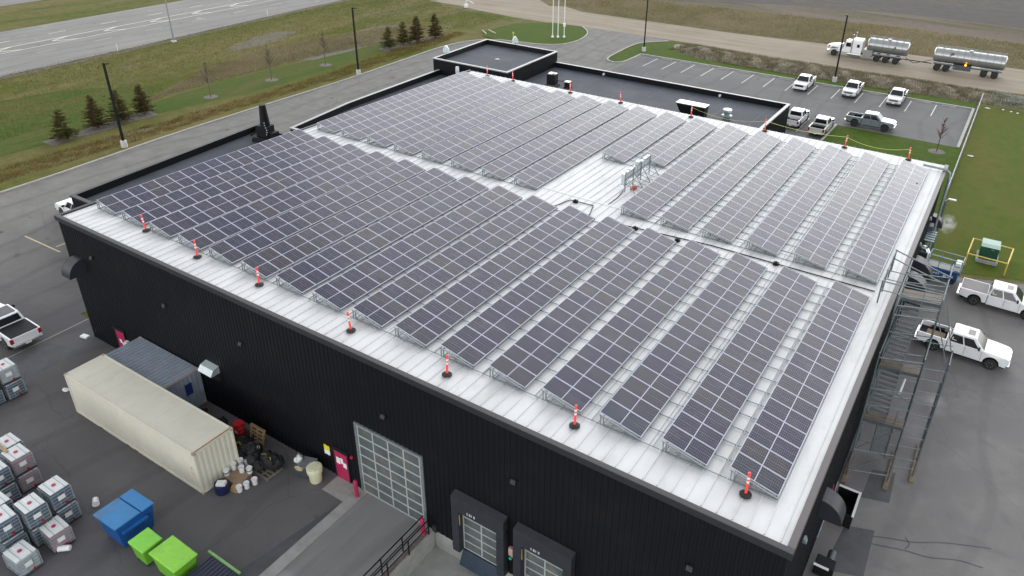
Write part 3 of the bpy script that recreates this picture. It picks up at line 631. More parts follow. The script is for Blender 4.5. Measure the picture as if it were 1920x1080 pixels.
# cable along the ridge, junction boxes, disconnect rack
def cable(pts, r, name, label, mat, cat='cable'): 
    m = MB(); m.tube(pts, r, 6); return tag(m.build(name, mat, smooth=True), label, cat)
cz = RZ+.1
cable([(46.8, 20.3, cz), (37, 20.28, cz), (31.2, 19.7, cz)], .035, 'roof_cable', 'thin black cable crossing the white roof gap at the right', black_plastic)
cable([(28.7, 19.5, cz), (28.1, 21.2, cz), (26.3, 21.1, cz), (25.9, 19.5, cz), (24.8, 19.6, cz)], .03, 'roof_cable', 'short black cable looped round a junction box in the bare roof patch', black_plastic)
for k, (x, y, w) in enumerate(((26.79, 21.0, 'beside the bare white roof patch'), (32.08, 19.62, 'between the fifth and sixth near rows from the right'), (35.04, 19.65, 'between the fourth and fifth near rows from the right'), (41.16, 20.2, 'on the cable left of the two rightmost near rows'))):
    m = MB(); m.box(-.16, -.12, 0, .16, .12, .18); m.cyl((0, 0, .18), (0, 0, .24), .07, 8); o = m.build('junction_box', black_plastic, bevel=.01); o.location = (x, y, RZ+.06); tag(o, 'small black cable junction box '+w, 'junction box', 'roof junction boxes')
rk = thing('disconnect_rack', 'grey steel rack of electrical disconnect boxes standing on the bare white roof', 'electrical rack', (28.75, 26.6, RZ), 0)
m = MB()
for y in (-1.9, -.6, .7, 2.2): m.bar((0, y, 0), (0, y, 1.5), .06); m.bar((.8, y, .05), (0, y, 1.2), .045)
for z in (.5, .95, 1.4): m.bar((0, -2, z), (0, 2.3, z), .05)
m.build('frame', galv, rk)
for k, (y, w, z0, z1) in enumerate(((-1.75, .45, .5, 1.35), (-1.2, .4, .75, 1.35), (-.7, .5, .7, 1.4), (-.1, .45, .8, 1.3), (.45, .5, .4, 1.6), (1.05, .45, .8, 1.45), (1.6, .5, .75, 1.5), (2.1, .35, .9, 1.5))):
    m = MB(); m.box(-.3, y-w/2, z0, -.04, y+w/2, z1); m.build('disconnect_box', pm('grey_cabinet', (.46, .5, .52), .4, .2, var=.12), rk, bevel=.015)
for k in range(7): m = MB(); y = -1.6+k*.6; m.tube([(-.15, y, .6), (.1, y+.05, .35), (.4, y+.3, .12), (.9, y+.3, .1)], .022, 5); m.build('conduit', galv, rk)
m = MB(); m.tube([(-.1, -1.9, .1), (.1, -3.2, .08), (.1, -4.6, .08)], .03, 5); m.build('conduit', black_plastic, rk)
m = MB(); m.box(.2, -1.4, .02, .5, -.9, .2); m.build('tool_box', red_paint, rk)
# delineator posts
def delin():
    root = thing('delineator_post', '', 'traffic post', (0, 0, 0), 0, 'orange delineator posts on the roof')
    m = MB(); m.lathe([(.0, 0), (.24, 0), (.24, .05), (.15, .09), (.07, .11), (.0, .11)], 20); m.build('base', rubber, root, smooth=True)
    m = MB(); m.lathe([(.055, .08), (.05, .95), (.052, 1.0), (.06, 1.02), (.06, 1.08), (.03, 1.1)], 14); p = m.build('post', orange, root, smooth=True)
    m = MB(); m.lathe([(.0545, .6), (.0545, .7)], 14); m.lathe([(.0545, .78), (.0535, .88)], 14); m.build('reflective_band', white_plastic, p, smooth=True)
    return root
proto = delin()
fr = [(6.62, 2.0), (12.19, 1.66), (17.73, 1.6), (25.14, 1.22), (31.41, 1.12), (38.15, 1.4), (45.6, 1.7)]
bk = [(2.9, 43.3), (6.2, 43.35), (13.2, 43.3), (18.9, 43.3), (26.2, 43.3), (33.1, 43.5), (39.97, 43.4), (44.99, 43.5)]
fl = ['orange delineator nearest the far left roof corner on the near eave', 'second orange delineator from the left on the near eave', 'third orange delineator from the left on the near eave', 'orange delineator in the middle of the near eave, in front of the sixth gap', 'orange delineator right of the middle on the near eave', 'orange delineator second from the near right roof corner', 'orange delineator closest to the near right roof corner, in front of the last row']
bl = ['orange delineator at the far eave, leftmost under the raised office block', 'orange delineator at the far eave, second from the left', 'orange delineator at the far eave below the small rooftop unit', 'orange delineator at the far eave, fourth from the left', 'orange delineator at the far eave beside the long black rooftop unit', 'orange delineator at the far eave where the office wing ends', 'orange delineator at the far eave in front of the green lawn', 'orange delineator at the far eave, rightmost, where the yellow rope ends']
for k, (p, l) in enumerate(zip(fr+bk, fl+bl)):
    o = proto if k == 0 else copy_tree(proto); o.location = (p[0], p[1], RZ+.06); o['label'] = l; o.rotation_euler = (random.uniform(-.1, .1), random.uniform(-.1, .1), random.random()*6)
def sag(a, b, s, n=12): return [(a[0]+(b[0]-a[0])*t, a[1]+(b[1]-a[1])*t, a[2]+(b[2]-a[2])*t-4*s*t*(1-t)) for t in [i/n for i in range(n+1)]]
tp = RZ+1.0
cable(sag((33.1, 43.5, tp), (39.97, 43.4, tp), .25)+sag((39.97, 43.4, tp), (44.99, 43.5, tp), .45)[1:], .014, 'safety_rope', 'yellow safety rope slung between the orange posts at the far right eave', rope_mat, 'rope')
cable(sag((26.2, 43.3, tp), (33.1, 43.5, tp), .5), .008, 'safety_rope', 'thin yellow rope hanging in front of the office wing roof', rope_mat, 'rope')
m = MB(); m.lathe([(.0, 0), (.16, 0), (.05, .08), (.05, .3), (.0, .32)], 12); o = m.build('roof_vent', black_plastic); o.location = (46.4, 38.0, RZ+.05); tag(o, 'tiny black roof vent near the far right corner of the white roof', 'vent')

# ------------------------------------------------------------------ rooftop equipment on the annexes
t = thing('rooftop_unit', 'tall black boxy rooftop unit with white lid near the raised office block', 'air unit', (-.6, 62.4, 3.3), .1)
m = MB(); m.box(-.6, -.5, .25, .6, .5, 1.6); m.build('cabinet', black_plastic, t, bevel=.03)
m = MB(); m.box(-.45, -.4, 1.6, .1, .45, 1.72); m.box(.2, -.1, 1.6, .55, .45, 1.68); m.build('lid', white_paint, t)
m = MB(); m.box(-.8, -.7, 0, .8, .7, .25); m.build('curb', membrane, t); m = MB(); m.tube([(.6, 0, .8), (1.1, .2, .75), (1.9, .4, .75)], .05, 6); m.build('pipe', black_plastic, t)
t = thing('rooftop_unit', 'small black cube rooftop unit with white lid, right of the tall one', 'air unit', (1.5, 62.9, 3.3), .1)
m = MB(); m.box(-.35, -.35, .15, .35, .35, .75); m.build('cabinet', black_plastic, t, bevel=.02); m = MB(); m.box(-.37, -.37, .75, .37, .37, .83); m.build('lid', white_paint, t)
for k in (-1, 1): m = MB(); m.box(k*.3-.08, -.5, 0, k*.3+.08, .5, .15); m.build('foot', black_plastic, t)
t = thing('rooftop_unit', 'long black rooftop unit with pale top close behind the warehouse eave', 'air unit', (19.6, 61.3, 3.3), 0)
m = MB(); m.hexa([(-1.2, -.5, .1), (1.6, -.5, .1), (1.6, .6, .1), (-1.2, .6, .1)], [(-1.9, -.6, 1.5), (1.7, -.6, 1.5), (1.7, .7, 1.5), (-1.9, .7, 1.5)]); m.build('cabinet', black_plastic, t)
m = MB(); m.box(-1.95, -.65, 1.5, 1.75, .75, 1.6); m.build('lid', alu, t)
for k in (-.6, .9): m = MB(); m.box(k-.1, -.6, 0, k+.1, .7, .12); m.build('foot', galv, t)
t = thing('exhaust_fan', 'round white topped exhaust fan on the dark office roof', 'roof fan', (23.4, 62.6, 3.3), 0)
m = MB(); m.lathe([(.0, 0), (.45, 0), (.45, .25), (.4, .3), (.0, .3)], 4); m.build('curb', galv, t)
m = MB(); m.lathe([(.2, .3), (.6, .45), (.62, .55), (.35, .7), (.38, .95), (.55, 1.05), (.52, 1.2), (.0, 1.28)], 20); m.build('housing', pm('fan_metal', (.36, .42, .44), .4, .5), t, smooth=True)
m = MB(); m.lathe([(.0, 1.25), (.55, 1.22), (.5, 1.3), (.0, 1.33)], 20); m.build('cap', white_paint, t, smooth=True)
for k, (p, r, lab) in enumerate((((-16.9, 60.6, 5.42), .3, 'white floodlight on the left edge of the raised office block'), ((-12.4, 71.1, 5.42), .8, 'white floodlight on the back edge of the raised office block'), ((-12.2, 57.2, 4.0), 2.4, 'white floodlight in front of the raised office block, beside the solar rows'))):
    t = thing('floodlight', lab, 'floodlight', p, r, 'white floodlights round the office block')
    m = MB(); m.bar((0, 0, -.1), (0, 0, .25), .08); m.bar((-.3, 0, .2), (.3, 0, .2), .05); m.build('bracket', galv, t)
    m = MB(); m.prism([(-.45, .2), (.45, .2), (.35, .75), (.1, 1.15), (-.15, 1.15), (-.4, .75)], -.12, .3, 'y'); m.build('shade', pm('pale_hood', (.62, .7, .72), .4, var=.06), t, bevel=.06)
# black stack on the west annex
t = thing('exhaust_stack', 'tall tapering black exhaust stack rising from the far left annex roof', 'chimney', (-14.0, 27.3, 3.35), .2)
m = MB(); m.hexa([(-1.3, -.9, 0), (1.6, -.9, 0), (1.6, .9, 0), (-1.3, .9, 0)], [(-1.2, -.8, .5), (1.5, -.8, .5), (1.5, .8, .5), (-1.2, .8, .5)]); m.build('base', black_plastic, t)
m = MB(); m.box(-.9, -.5, .5, .6, .6, 1.7); m.box(.3, -.4, .5, 1.2, .5, 1.1); m.build('fan_box', black_plastic, t, bevel=.03)
m = MB(); m.cyl((0, 0, 1.6), (0, 0, 3.9), .52, 14, .33); m.build('flue', black_plastic, t, smooth=True)
m = MB()
for k in range(6): m.cyl((.45+.1*math.sin(k), -.52, .9+.25*k), (.45+.1*math.sin(k), -.56, .9+.25*k), .06, 8)
m.build('fittings', alu, t)
m = MB(); m.tube([(-2.2, .1, .2), (-1.3, .1, .9), (-.8, 0, 1.0)], .08, 6); m.build('duct', black_plastic, t)

# ------------------------------------------------------------------ vehicles
def wheel(parent, x, y, r=.4, w=.27, rim=alu, hub=.58):
    side = 1 if y > 0 else -1
    m = MB(); m.lathe([(r*.55, -w/2), (r*.9, -w/2), (r, -w/2+.04), (r, w/2-.04), (r*.9, w/2), (r*.55, w/2)], 24, axis='y'); t = m.build('wheel', rubber, parent, smooth=True); t.location = (x, y, r)
    m = MB(); o = side*w/2
    m.lathe([(r*hub, 0), (r*hub, o*.95), (r*hub*.9, o*.8), (r*.5, o*.45), (r*.15, o*.5), (0.01, o*.6)], 20, axis='y')
    for k in range(6):
        a = k*PI/3; m.bar((r*.1*math.cos(a), o*.72, r*.1*math.sin(a)), (r*hub*.93*math.cos(a), o*.86, r*hub*.93*math.sin(a)), .05, .03)
    rr = m.build('rim', rim, t, smooth=True); return t
def arch(cx, r, z0, n=9): return [(cx+r*math.cos(PI*i/n), z0+max(0, r*math.sin(PI*i/n))) for i in range(n+1)]
def facequad(c, u0, v0, u1, v1, off=.008, th=.004):
    # c: corners a(bottom-left) b(bottom-right) c(top-right) d(top-left); returns hexa points for an inset pane
    A, B, C_, D_ = [Vector(p) for p in c]; n = (B-A).cross(D_-A).normalized()
    P = lambda u, v: (A*(1-u)+B*u)*(1-v)+(D_*(1-u)+C_*u)*v
    q = [P(u0, v0), P(u1, v0), P(u1, v1), P(u0, v1)]
    return [p+n*(off-th*3) for p in q], [p+n*off for p in q]
def pickup(body, label, loc, rz, cover=None, sunroof=True, bedliner=True, grille=chrome, script=False, lift=0., panoroof=False):
    t = thing('pickup_truck', label, 'pickup truck', loc, rz, None)
    zb = 1.22+lift
    m = MB()
    fa = arch(1.93, .5, .5+lift); poly = [(-.97, .48+lift), (-.93, .42+lift), (1.42, .42+lift)]+[(x, z) for x, z in fa[::-1]]+[(2.86, .46+lift), (2.95, .62+lift), (2.97, .95+lift), (2.88, 1.12+lift), (2.7, 1.19+lift), (2.0, 1.24+lift), (1.3, 1.27+lift), (-.97, zb)]
    vs = []; n = len(poly)
    def yw(x): return .985-.07*max(0, (x-1.6)/1.4)**2
    for sgn in (-1, 1): vs += [(x, sgn*(yw(x)-(.035 if z > 1.1+lift else 0)), z) for x, z in poly]
    m.add(vs, [tuple(range(n)), tuple(range(2*n-1, n-1, -1))]+[(i, n+i, n+(i+1) % n, (i+1) % n) for i in range(n)])
    # bed sides
    ba = arch(-1.78, .49, .5+lift); bp = [(-2.9, .62+lift), (-2.92, zb+.03), (-1.0, zb+.03), (-1.0, .48+lift), (-1.25, .48+lift)]+[(x, z) for x, z in ba]+[(-2.3, .5+lift)]
    for sgn in (-1, 1): m.prism(bp, sgn*.86, sgn*.985, 'y')
    m.box(-2.93, -.86, .66+lift, -2.85, .86, zb+.01); m.box(-1.09, -.86, .7+lift, -.98, .86, zb)
    bd = m.build('body', body, t, bevel=.045, seg=2)
    if cover: m = MB(); m.box(-2.86, -.88, zb-.01, -1.03, .88, zb+.045); m.build('bed_cover', cover, t, bevel=.02)
    m = MB(); m.box(-2.85, -.86, .78+lift, -1.08, .86, .83+lift)
    for sgn in (-1, 1): m.box(-2.2, sgn*.86, .8+lift, -1.35, sgn*.62, 1.05+lift)
    m.build('bed_floor', black_plastic if bedliner else galv_dark, t)
    m = MB(); m.box(-2.8, -.82, .36+lift, 2.8, .82, .7+lift); m.build('chassis', black_plastic, t)
    # cab
    b0, b1, r0, r1, hb, hr, zr = -.99, 1.42, -.82, .7, .94, .76, 1.9+lift
    zc = zb+.0
    base = [(b0, -hb, zc-.05), (b1, -hb, zc-.02), (b1, hb, zc-.02), (b0, hb, zc-.05)]; top = [(r0, -hr, zr-.03), (r1, -hr, zr), (r1, hr, zr), (r0, hr, zr-.03)]
    m = MB(); m.hexa(base, top); cab = m.build('cab', body, t, bevel=.07, seg=3)
    def panes(nm, corners, rects, mat=glass):
        m = MB()
        for r in rects: bb, tt = facequad(corners, *r); m.hexa(bb, tt)
        return m.build(nm, mat, cab)
    panes('windscreen', [base[1], base[2], top[2], top[1]], [(.05, .1, .95, .93)])
    panes('rear_window', [base[3], base[0], top[0], top[3]], [(.09, .2, .91, .88)])
    for nm, cs in (('side_window', [base[0], base[1], top[1], top[0]]), ('side_window', [base[2], base[3], top[3], top[2]])):
        flip = cs[0][1] > 0
        rects = [(.06, .1, .44, .87), (.48, .1, .86, .87)] if not flip else [(.56, .1, .94, .87), (.14, .1, .52, .87)]
        for r in rects: panes(nm, cs, [r])
        if script:
            bb, tt = facequad(cs, *((.1, .3, .13, .6) if not flip else (.87, .3, .9, .6)), off=.014); m = MB(); m.hexa(bb, tt); bb, tt = facequad(cs, *((.1, .3, .24, .36) if not flip else (.76, .3, .9, .36)), off=.014); m.hexa(bb, tt); m.build('window_sticker', paper, cab)
    if panoroof: m = MB(); m.box(-.65, -.62, zr-.02, .55, .62, zr+.008); m.build('sunroof', pm('roof_glass', (.05, .055, .07), .2), cab)
    elif sunroof: m = MB(); m.box(.12, -.36, zr-.02, .56, .36, zr+.006); m.build('sunroof', pm('sunroof_glass', (.2, .165, .15), .35), cab)
    # trim, lights, bumpers
    m = MB(); m.box(2.9, -.6, .78+lift, 2.99, .6, 1.08+lift); m.build('grille', grille, t, bevel=.02)
    m = MB()
    for k in range(3): m.box(2.985, -.56, .83+lift+k*.08, 2.995, .56, .865+lift+k*.08)
    m.build('grille_bar', black_plastic, t)
    for sgn in (-1, 1):
        m = MB(); m.box(2.72, sgn*.63, .84+lift, 2.955, sgn*.9, 1.07+lift); m.build('headlight', lens, t, bevel=.02)
        m = MB(); m.box(-2.95, sgn*.78, .82+lift, -2.88, sgn*.995, 1.18+lift); m.build('tail_light', red_lens, t, bevel=.015)
        m = MB(); m.box(.98, sgn*.95, 1.28+lift, 1.1, sgn*1.2, 1.48+lift); m.build('mirror', black_plastic, t, bevel=.03)
        m = MB(); m.box(-.75, sgn*.93, .38+lift, 1.35, sgn*1.06, .43+lift); m.build('running_board', black_plastic, t)
        for nm, z0, z1 in (('door_gap', .5, 1.2),):
            m = MB()
            for x in (-.93, .2, 1.25): m.box(x, sgn*.975, .5+lift, x+.015, sgn*.9875, 1.19+lift)
            m.build('door_gap', black_plastic, t)
        m = MB(); m.box(.35, sgn*.98, 1.04+lift, .55, sgn*1.01, 1.08+lift); m.box(-.68, sgn*.98, 1.04+lift, -.48, sgn*1.01, 1.08+lift); m.build('door_handle', body, t)
    m = MB(); m.box(2.78, -.93, .44+lift, 3.04, .93, .72+lift); m.build('front_bumper', chrome if grille is chrome else body, t, bevel=.05)
    m = MB(); m.box(-3.08, -.92, .5+lift, -2.88, .92, .68+lift); bp_ = m.build('rear_bumper', chrome, t, bevel=.03)
    m = MB(); m.box(-3.095, -.18, .52+lift, -3.08, .18, .66+lift); m.build('licence_plate', paper, t)
    m = MB(); m.box(3.04, -.18, .5+lift, 3.055, .18, .64+lift); m.build('licence_plate', paper, t)
    for x in (1.93, -1.78):
        for sgn in (-1, 1): wheel(t, x, sgn*.86, .41+lift*.5, .27, alu if lift == 0 else dark_trim)
    return t
bedgrey = pm('bed_cover_grey', (.17, .16, .16), .6, var=.08)
pickup(car_white, 'white pickup with chrome grille parked nose forward, leftmost of three along the far kerb', (24.6, 93.8, 0), -PI/2, sunroof=False, grille=pm('dark_chrome', (.06, .06, .065), .3, .5))
pickup(car_white, 'white pickup with tan sunroof facing the building, middle of three at the far kerb', (31.45, 94.6, 0), -PI/2)
pickup(car_white, 'white pickup facing the building, rightmost of three parked along the far kerb', (37.6, 94.4, 0), -PI/2)
pickup(car_white, 'white pickup half hidden behind the corner of the office wing', (28.3, 76.4, 0), PI/2, sunroof=False)
t5 = pickup(car_pearl, 'off-white pickup seen from behind with a dark tool box across its bed', (31.8, 75.1, 0), PI/2, sunroof=False, grille=dark_trim)
m = MB(); m.box(-2.1, -.7, .85, -1.5, .7, 1.3); m.build('tool_box', black_plastic, t5)
pickup(car_grey, 'silver blue crew cab pickup parked sideways beside the small lawn', (36.7, 80.35, 0), .0, lift=.1, sunroof=True)
pickup(car_white, 'white pickup with grey bed cover parked behind the scissor lift at right edge', (54.2, 40.95, 0), -.03, cover=bedgrey, script=True)
t8 = pickup(car_white, 'white pickup with open bed parked right behind the scaffold tower', (52.3, 32.45, 0), -.05, script=True, bedliner=True)
m = MB(); m.box(-2.4, -.5, .86, -1.2, .3, .98); m.build('cargo', card, t8)
pickup(car_white, 'white pickup with black bed cover and glass roof in the front yard, left edge', (-5.1, -3.15, 0), PI-.02, cover=black_plastic, panoroof=True)
pickup(car_white, 'white pickup mostly hidden behind the far left annex, only its nose showing', (-18.8, 9.9, 0), PI, sunroof=False)

# tanker truck and trailer, heading -x
def tank(parent, x0, x1, zc, rz_, ry, name='tank'):
    m = MB(); n = 28; xs = [x0, x0+.06, x0+.2, x1-.2, x1-.06, x1]; sc = [.55, .85, 1, 1, .85, .55]; vs = []
    for x, s_ in zip(xs, sc):
        for i in range(n): a = 2*PI*i/n; vs.append((x, ry*s_*math.cos(a), zc+rz_*s_*math.sin(a)))
    m.add(vs, [(k*n+i, (k+1)*n+i, (k+1)*n+(i+1) % n, k*n+(i+1) % n) for k in range(5) for i in range(n)]+[tuple(range(n)), tuple(range(6*n-1, 5*n-1, -1))])
    tk = m.build(name, stainless, parent, smooth=True)
    L = x1-x0; k = 0
    while .4+k*1.05 < L-.3:
        x = x0+.4+k*1.05; m = MB(); P = [(ry+.02)*1.0, (rz_+.02)]
        for i in range(16):
            a, b = PI*(-.15+1.3*i/16), PI*(-.15+1.3*(i+1)/16); m.bar((x, P[0]*math.cos(a), zc+P[1]*math.sin(a)), (x, P[0]*math.cos(b), zc+P[1]*math.sin(b)), .06, .03)
        k += 1; m.build('tank_band', galv, tk)
    m = MB()
    for sgn in (-1, 1):
        m.bar((x0+.15, sgn*.42, zc+rz_+.32), (x1-.15, sgn*.42, zc+rz_+.32), .05); m.bar((x0+.15, sgn*.42, zc+rz_+.02), (x1-.15, sgn*.42, zc+rz_+.02), .05)
        x = x0+.2
        while x < x1: m.bar((x, sgn*.42, zc+rz_-.06), (x, sgn*.42, zc+rz_+.32), .04); x += 1.05
    m.build('catwalk_rail', galv, tk)
    m = MB(); m.lathe([(.01, 0), (.3, 0), (.3, .2), (.01, .22)], 16, ((x0+x1)/2, 0, zc+rz_-.02)); m.build('hatch', alu, tk, smooth=True)
    return tk
def axle(parent, x, half=1.02, r=.5):
    for sgn in (-1, 1): wheel(parent, x, sgn*half, r, .5, alu, .55)
tr = thing('tanker_truck', 'white conventional cab tanker truck with stainless tank driving on the dirt road', 'tanker truck', (22.3, 118.2, 0), 0)
m = MB(); m.box(.9, -.45, .75, 12.2, .45, 1.0); m.box(4.3, -1.1, .6, 5.6, -.5, 1.2); m.box(4.3, .5, .6, 5.6, 1.1, 1.2); m.build('chassis', galv_dark, tr)
m = MB()
m.hexa([(.25, -.85, .75), (2.3, -.95, .75), (2.3, .95, .75), (.25, .85, .75)], [(.3, -.6, 1.75), (2.3, -.78, 2.05), (2.3, .78, 2.05), (.3, .6, 1.75)])
for sgn in (-1, 1): m.prism([(.35, .95)]+arch(1.15, .62, .95)[::-1]+[(2.1, .95), (1.95, 1.5), (.8, 1.62), (.3, 1.35)], sgn*.7, sgn*1.2, 'y')
m.build('hood', car_white, tr, bevel=.08)
m = MB(); m.hexa([(2.3, -1.1, .85), (5.6, -1.15, .85), (5.6, 1.15, .85), (2.3, 1.1, .85)], [(2.85, -1.0, 2.75), (5.6, -1.12, 2.95), (5.6, 1.12, 2.95), (2.85, 1.0, 2.75)]); m.hexa([(3.3, -1.05, 2.7), (5.6, -1.1, 2.8), (5.6, 1.1, 2.8), (3.3, 1.05, 2.7)], [(3.9, -.9, 3.1), (5.5, -.95, 3.2), (5.5, .95, 3.2), (3.9, .9, 3.1)])
cb = m.build('cab', car_white, tr, bevel=.08)
m = MB(); bb, tt = facequad([(2.3, 1.1, 1.9), (2.3, -1.1, 1.9), (2.85, -1.0, 2.75), (2.85, 1.0, 2.75)], .06, .2, .94, .9, off=.12); m.hexa(bb, tt); m.build('windscreen', glass, cb)
for sgn in (-1, 1):
    m = MB(); m.box(2.95, sgn*1.07, 1.85, 3.75, sgn*1.14, 2.5); m.build('side_window', glass, cb); m = MB(); m.box(4.75, sgn*1.11, 1.9, 5.2, sgn*1.165, 2.4); m.build('sleeper_window', glass, cb)
    m = MB(); m.box(2.5, sgn*1.25, 1.7, 2.65, sgn*1.45, 2.4); m.build('mirror', chrome, tr); m = MB(); m.cyl((3.95, sgn*1.2, .9), (3.95, sgn*1.2, 4.0), .09, 10); m.build('exhaust_stack', chrome, tr, smooth=True)
    m = MB(); m.cyl((3.4, sgn*.95, .65), (5.6, sgn*.95, .65), .32, 14); m.build('fuel_tank', chrome, tr, smooth=True)
m = MB(); m.box(.12, -.55, .85, .3, .55, 1.7); m.build('grille', chrome, tr); m = MB(); m.box(-.05, -1.15, .45, .25, 1.15, .85); m.tube([(-.1, -1.0, .9), (-.15, -.8, 1.5), (-.15, .8, 1.5), (-.1, 1.0, .9)], .04, 6); m.build('bumper', chrome, tr, bevel=.03)
m = MB(); m.box(5.9, -1.2, .5, 7.4, 1.2, 1.75); m.build('equipment_box', pm('box_metal', (.3, .3, .3), .5, .4, var=.1), tr, bevel=.03)
tank(tr, 6.25, 12.9, 2.5, 1.13, 1.25)
axle(tr, 1.15, .98, .52)
for x in (8.2, 9.65, 11.25): axle(tr, x, .95, .52)
for sgn in (-1, 1): m = MB(); m.box(7.5, sgn*.75, 1.15, 12.0, sgn*1.25, 1.22); m.build('mudguard', galv, tr)
m = MB(); m.tube([(12.6, -.4, 1.2), (14, -.5, .55), (15.5, -.4, 1.0), (16.6, -.2, 1.4)], .05, 6); m.tube([(12.2, 0, .85), (16.7, 0, .8)], .08, 6); m.build('hose', black_plastic, tr)
m = MB(); m.box(12.85, -1.1, .8, 12.95, -.9, 1.0); m.build('tail_light', red_lens, tr)
tl = thing('tank_trailer', 'stainless steel tank trailer coupled behind the tanker truck on the dirt road', 'trailer', (39.0, 118.2, 0), 0)
m = MB(); m.box(.3, -.5, .9, 10.3, .5, 1.1); m.box(3.3, -1.1, .55, 5.9, -.4, 1.35); m.build('chassis', galv_dark, tl)
tk = tank(tl, .0, 10.6, 2.4, 1.13, 1.25)
for x in (.95, 2.3, 7.85, 9.4): axle(tl, x, .95, .52)
for sgn in (-1, 1):
    m = MB(); m.box(7.1, sgn*.7, 1.15, 10.2, sgn*1.25, 1.22); m.build('mudguard', galv, tl)
    m = MB(); m.box(.2, sgn*.7, 1.15, 3.1, sgn*1.25, 1.22); m.hexa([(3.1, sgn*.7, 1.15), (3.6, sgn*.7, .75), (3.6, sgn*1.25, .75), (3.1, sgn*1.25, 1.15)], [(3.1, sgn*.7, 1.22), (3.65, sgn*.7, .82), (3.65, sgn*1.25, .82), (3.1, sgn*1.25, 1.22)]); m.build('mudguard', galv, tl)
m = MB(); m.cyl((5.05, -1.27, 1.5), (5.05, -1.1, 1.5), .13, 12); mk = m.build('marker_lamp', None or bpy.data.materials.new('amber_glow'), tl)
am = mk.data.materials[0]; am.use_nodes = True; b_ = am.node_tree.nodes['Principled BSDF']; b_.inputs['Base Color'].default_value = (1, .25, .02, 1); b_.inputs['Emission Color'].default_value = (1, .33, .02, 1); b_.inputs['Emission Strength'].default_value = 3
def logo(parent, x, z, y, s_):
    m = MB(); pts = [(x-.12*s_, y, z-.35*s_), (x, y, z), (x+.1*s_, y, z+.25*s_), (x+.32*s_, y, z+.3*s_), (x+.36*s_, y, z+.12*s_), (x+.2*s_, y, z), (x+.02*s_, y, z+.02*s_)]; m.tube(pts, .05*s_, 6); m.build('emblem', black_plastic, parent)
logo(tr, 10.6, 2.55, -1.27, .9); logo(tl, 2.6, 2.8, -1.22, 1.1)

# ------------------------------------------------------------------ shipping containers
def container(label, loc, L, Hh, mat, rz, roofcorr, rustmat=rust):
    t = thing('shipping_container', label, 'container', loc, rz); w = 2.44
    def corr(L_, dep=.035 if roofcorr else .016, p=.28):
        n = int(L_/p); q = L_/n; out = []
        for i in range(n):
            for tt, o in ((0, 0), (.3, 0), (.42, dep), (.75, dep), (.88, 0)): out.append((i*q+tt*q, o))
        out.append((L_, 0)); return out
    m = MB()
    for yy, sg in ((.04, 1), (w-.04, -1)):
        c = corr(L-.16); n = len(c); m.add([(.08+a, yy+sg*o, .16) for a, o in c]+[(.08+a, yy+sg*o, Hh-.1) for a, o in c], [(i, i+1, n+i+1, n+i) for i in range(n-1)])
    c = corr(w-.16); n = len(c); m.add([(L-.03-o, .08+a, .16) for a, o in c]+[(L-.03-o, .08+a, Hh-.1) for a, o in c], [(i, i+1, n+i+1, n+i) for i in range(n-1)])
    m.add([(.03, .08, .16), (.03, w-.08, .16), (.03, w-.08, Hh-.1), (.03, .08, Hh-.1)], [(0, 1, 2, 3)])
    m.build('side_panel', mat, t)
    m = MB()
    if roofcorr:
        c = corr(L-.1, .06, .3); n = len(c); m.add([(.05+a, .05, Hh-.03+o) for a, o in c]+[(.05+a, w-.05, Hh-.03+o) for a, o in c], [(i, i+1, n+i+1, n+i) for i in range(n-1)])
    else:
        m.box(.05, .05, Hh-.06, L-.05, w-.05, Hh-.02)
        k = 0
        while .3+k*1.1 < L: m.box(.3+k*1.1, .1, Hh-.025, .36+k*1.1, w-.1, Hh-.012); k += 1
    m.build('roof', mat, t)
    m = MB()
    for z0, z1 in ((.02, .17), (Hh-.11, Hh)):
        m.box(0, 0, z0, L, .09, z1); m.box(0, w-.09, z0, L, w, z1); m.box(0, .09, z0, .09, w-.09, z1-.003); m.box(L-.09, .09, z0, L, w-.09, z1-.003)
    for x in (0, L-.12):
        for y in (0, w-.12): m.box(x, y, .17, x+.12, y+.12, Hh-.11)
    m.build('frame', mat, t, bevel=.01)
    for x in (-.01, L-.17):
        for y in (-.01, w-.17):
            for z in (0, Hh-.125): m = MB(); m.box(x, y, z, x+.18, y+.18, z+.13); m.build('corner_casting', pm('casting', (.4, .33, .22), .7, var=.4, scale=6), t)
    m = MB(); m.box(L-.13, .18, Hh-.004, L-.03, w-.18, Hh+.006); m.build('rust_streak', rustmat, t)
    for x in (2.5, 5.2, 6.0, 8.5): 
        if x < L: m = MB(); m.box(x, -.012, .03, x+.35, .0, .1); m.build('rust_streak', rustmat, t)
    return t
ct = container('long cream shipping container with rusty corners standing in the front yard', (6.91, -5.05, 0), 12.19, 2.9, cream, .0045, False)
m = MB(); m.box(11.6, -.006, 1.55, 11.68, .0, 1.72); m.box(11.62, -.006, 1.2, 11.72, .0, 1.3); m.build('sticker', yellow_paint, ct)
cg = container('short blue grey container squeezed between the cream container and black wall', (6.6, -2.52, 0), 6.06, 2.59, grey_steel, 0, True)
m = MB(); m.box(6.062, 1.3, 1.2, 6.068, 1.75, 2.0); m.build('decal', pm('decal_blue', (.01, .03, .16), .5), cg)

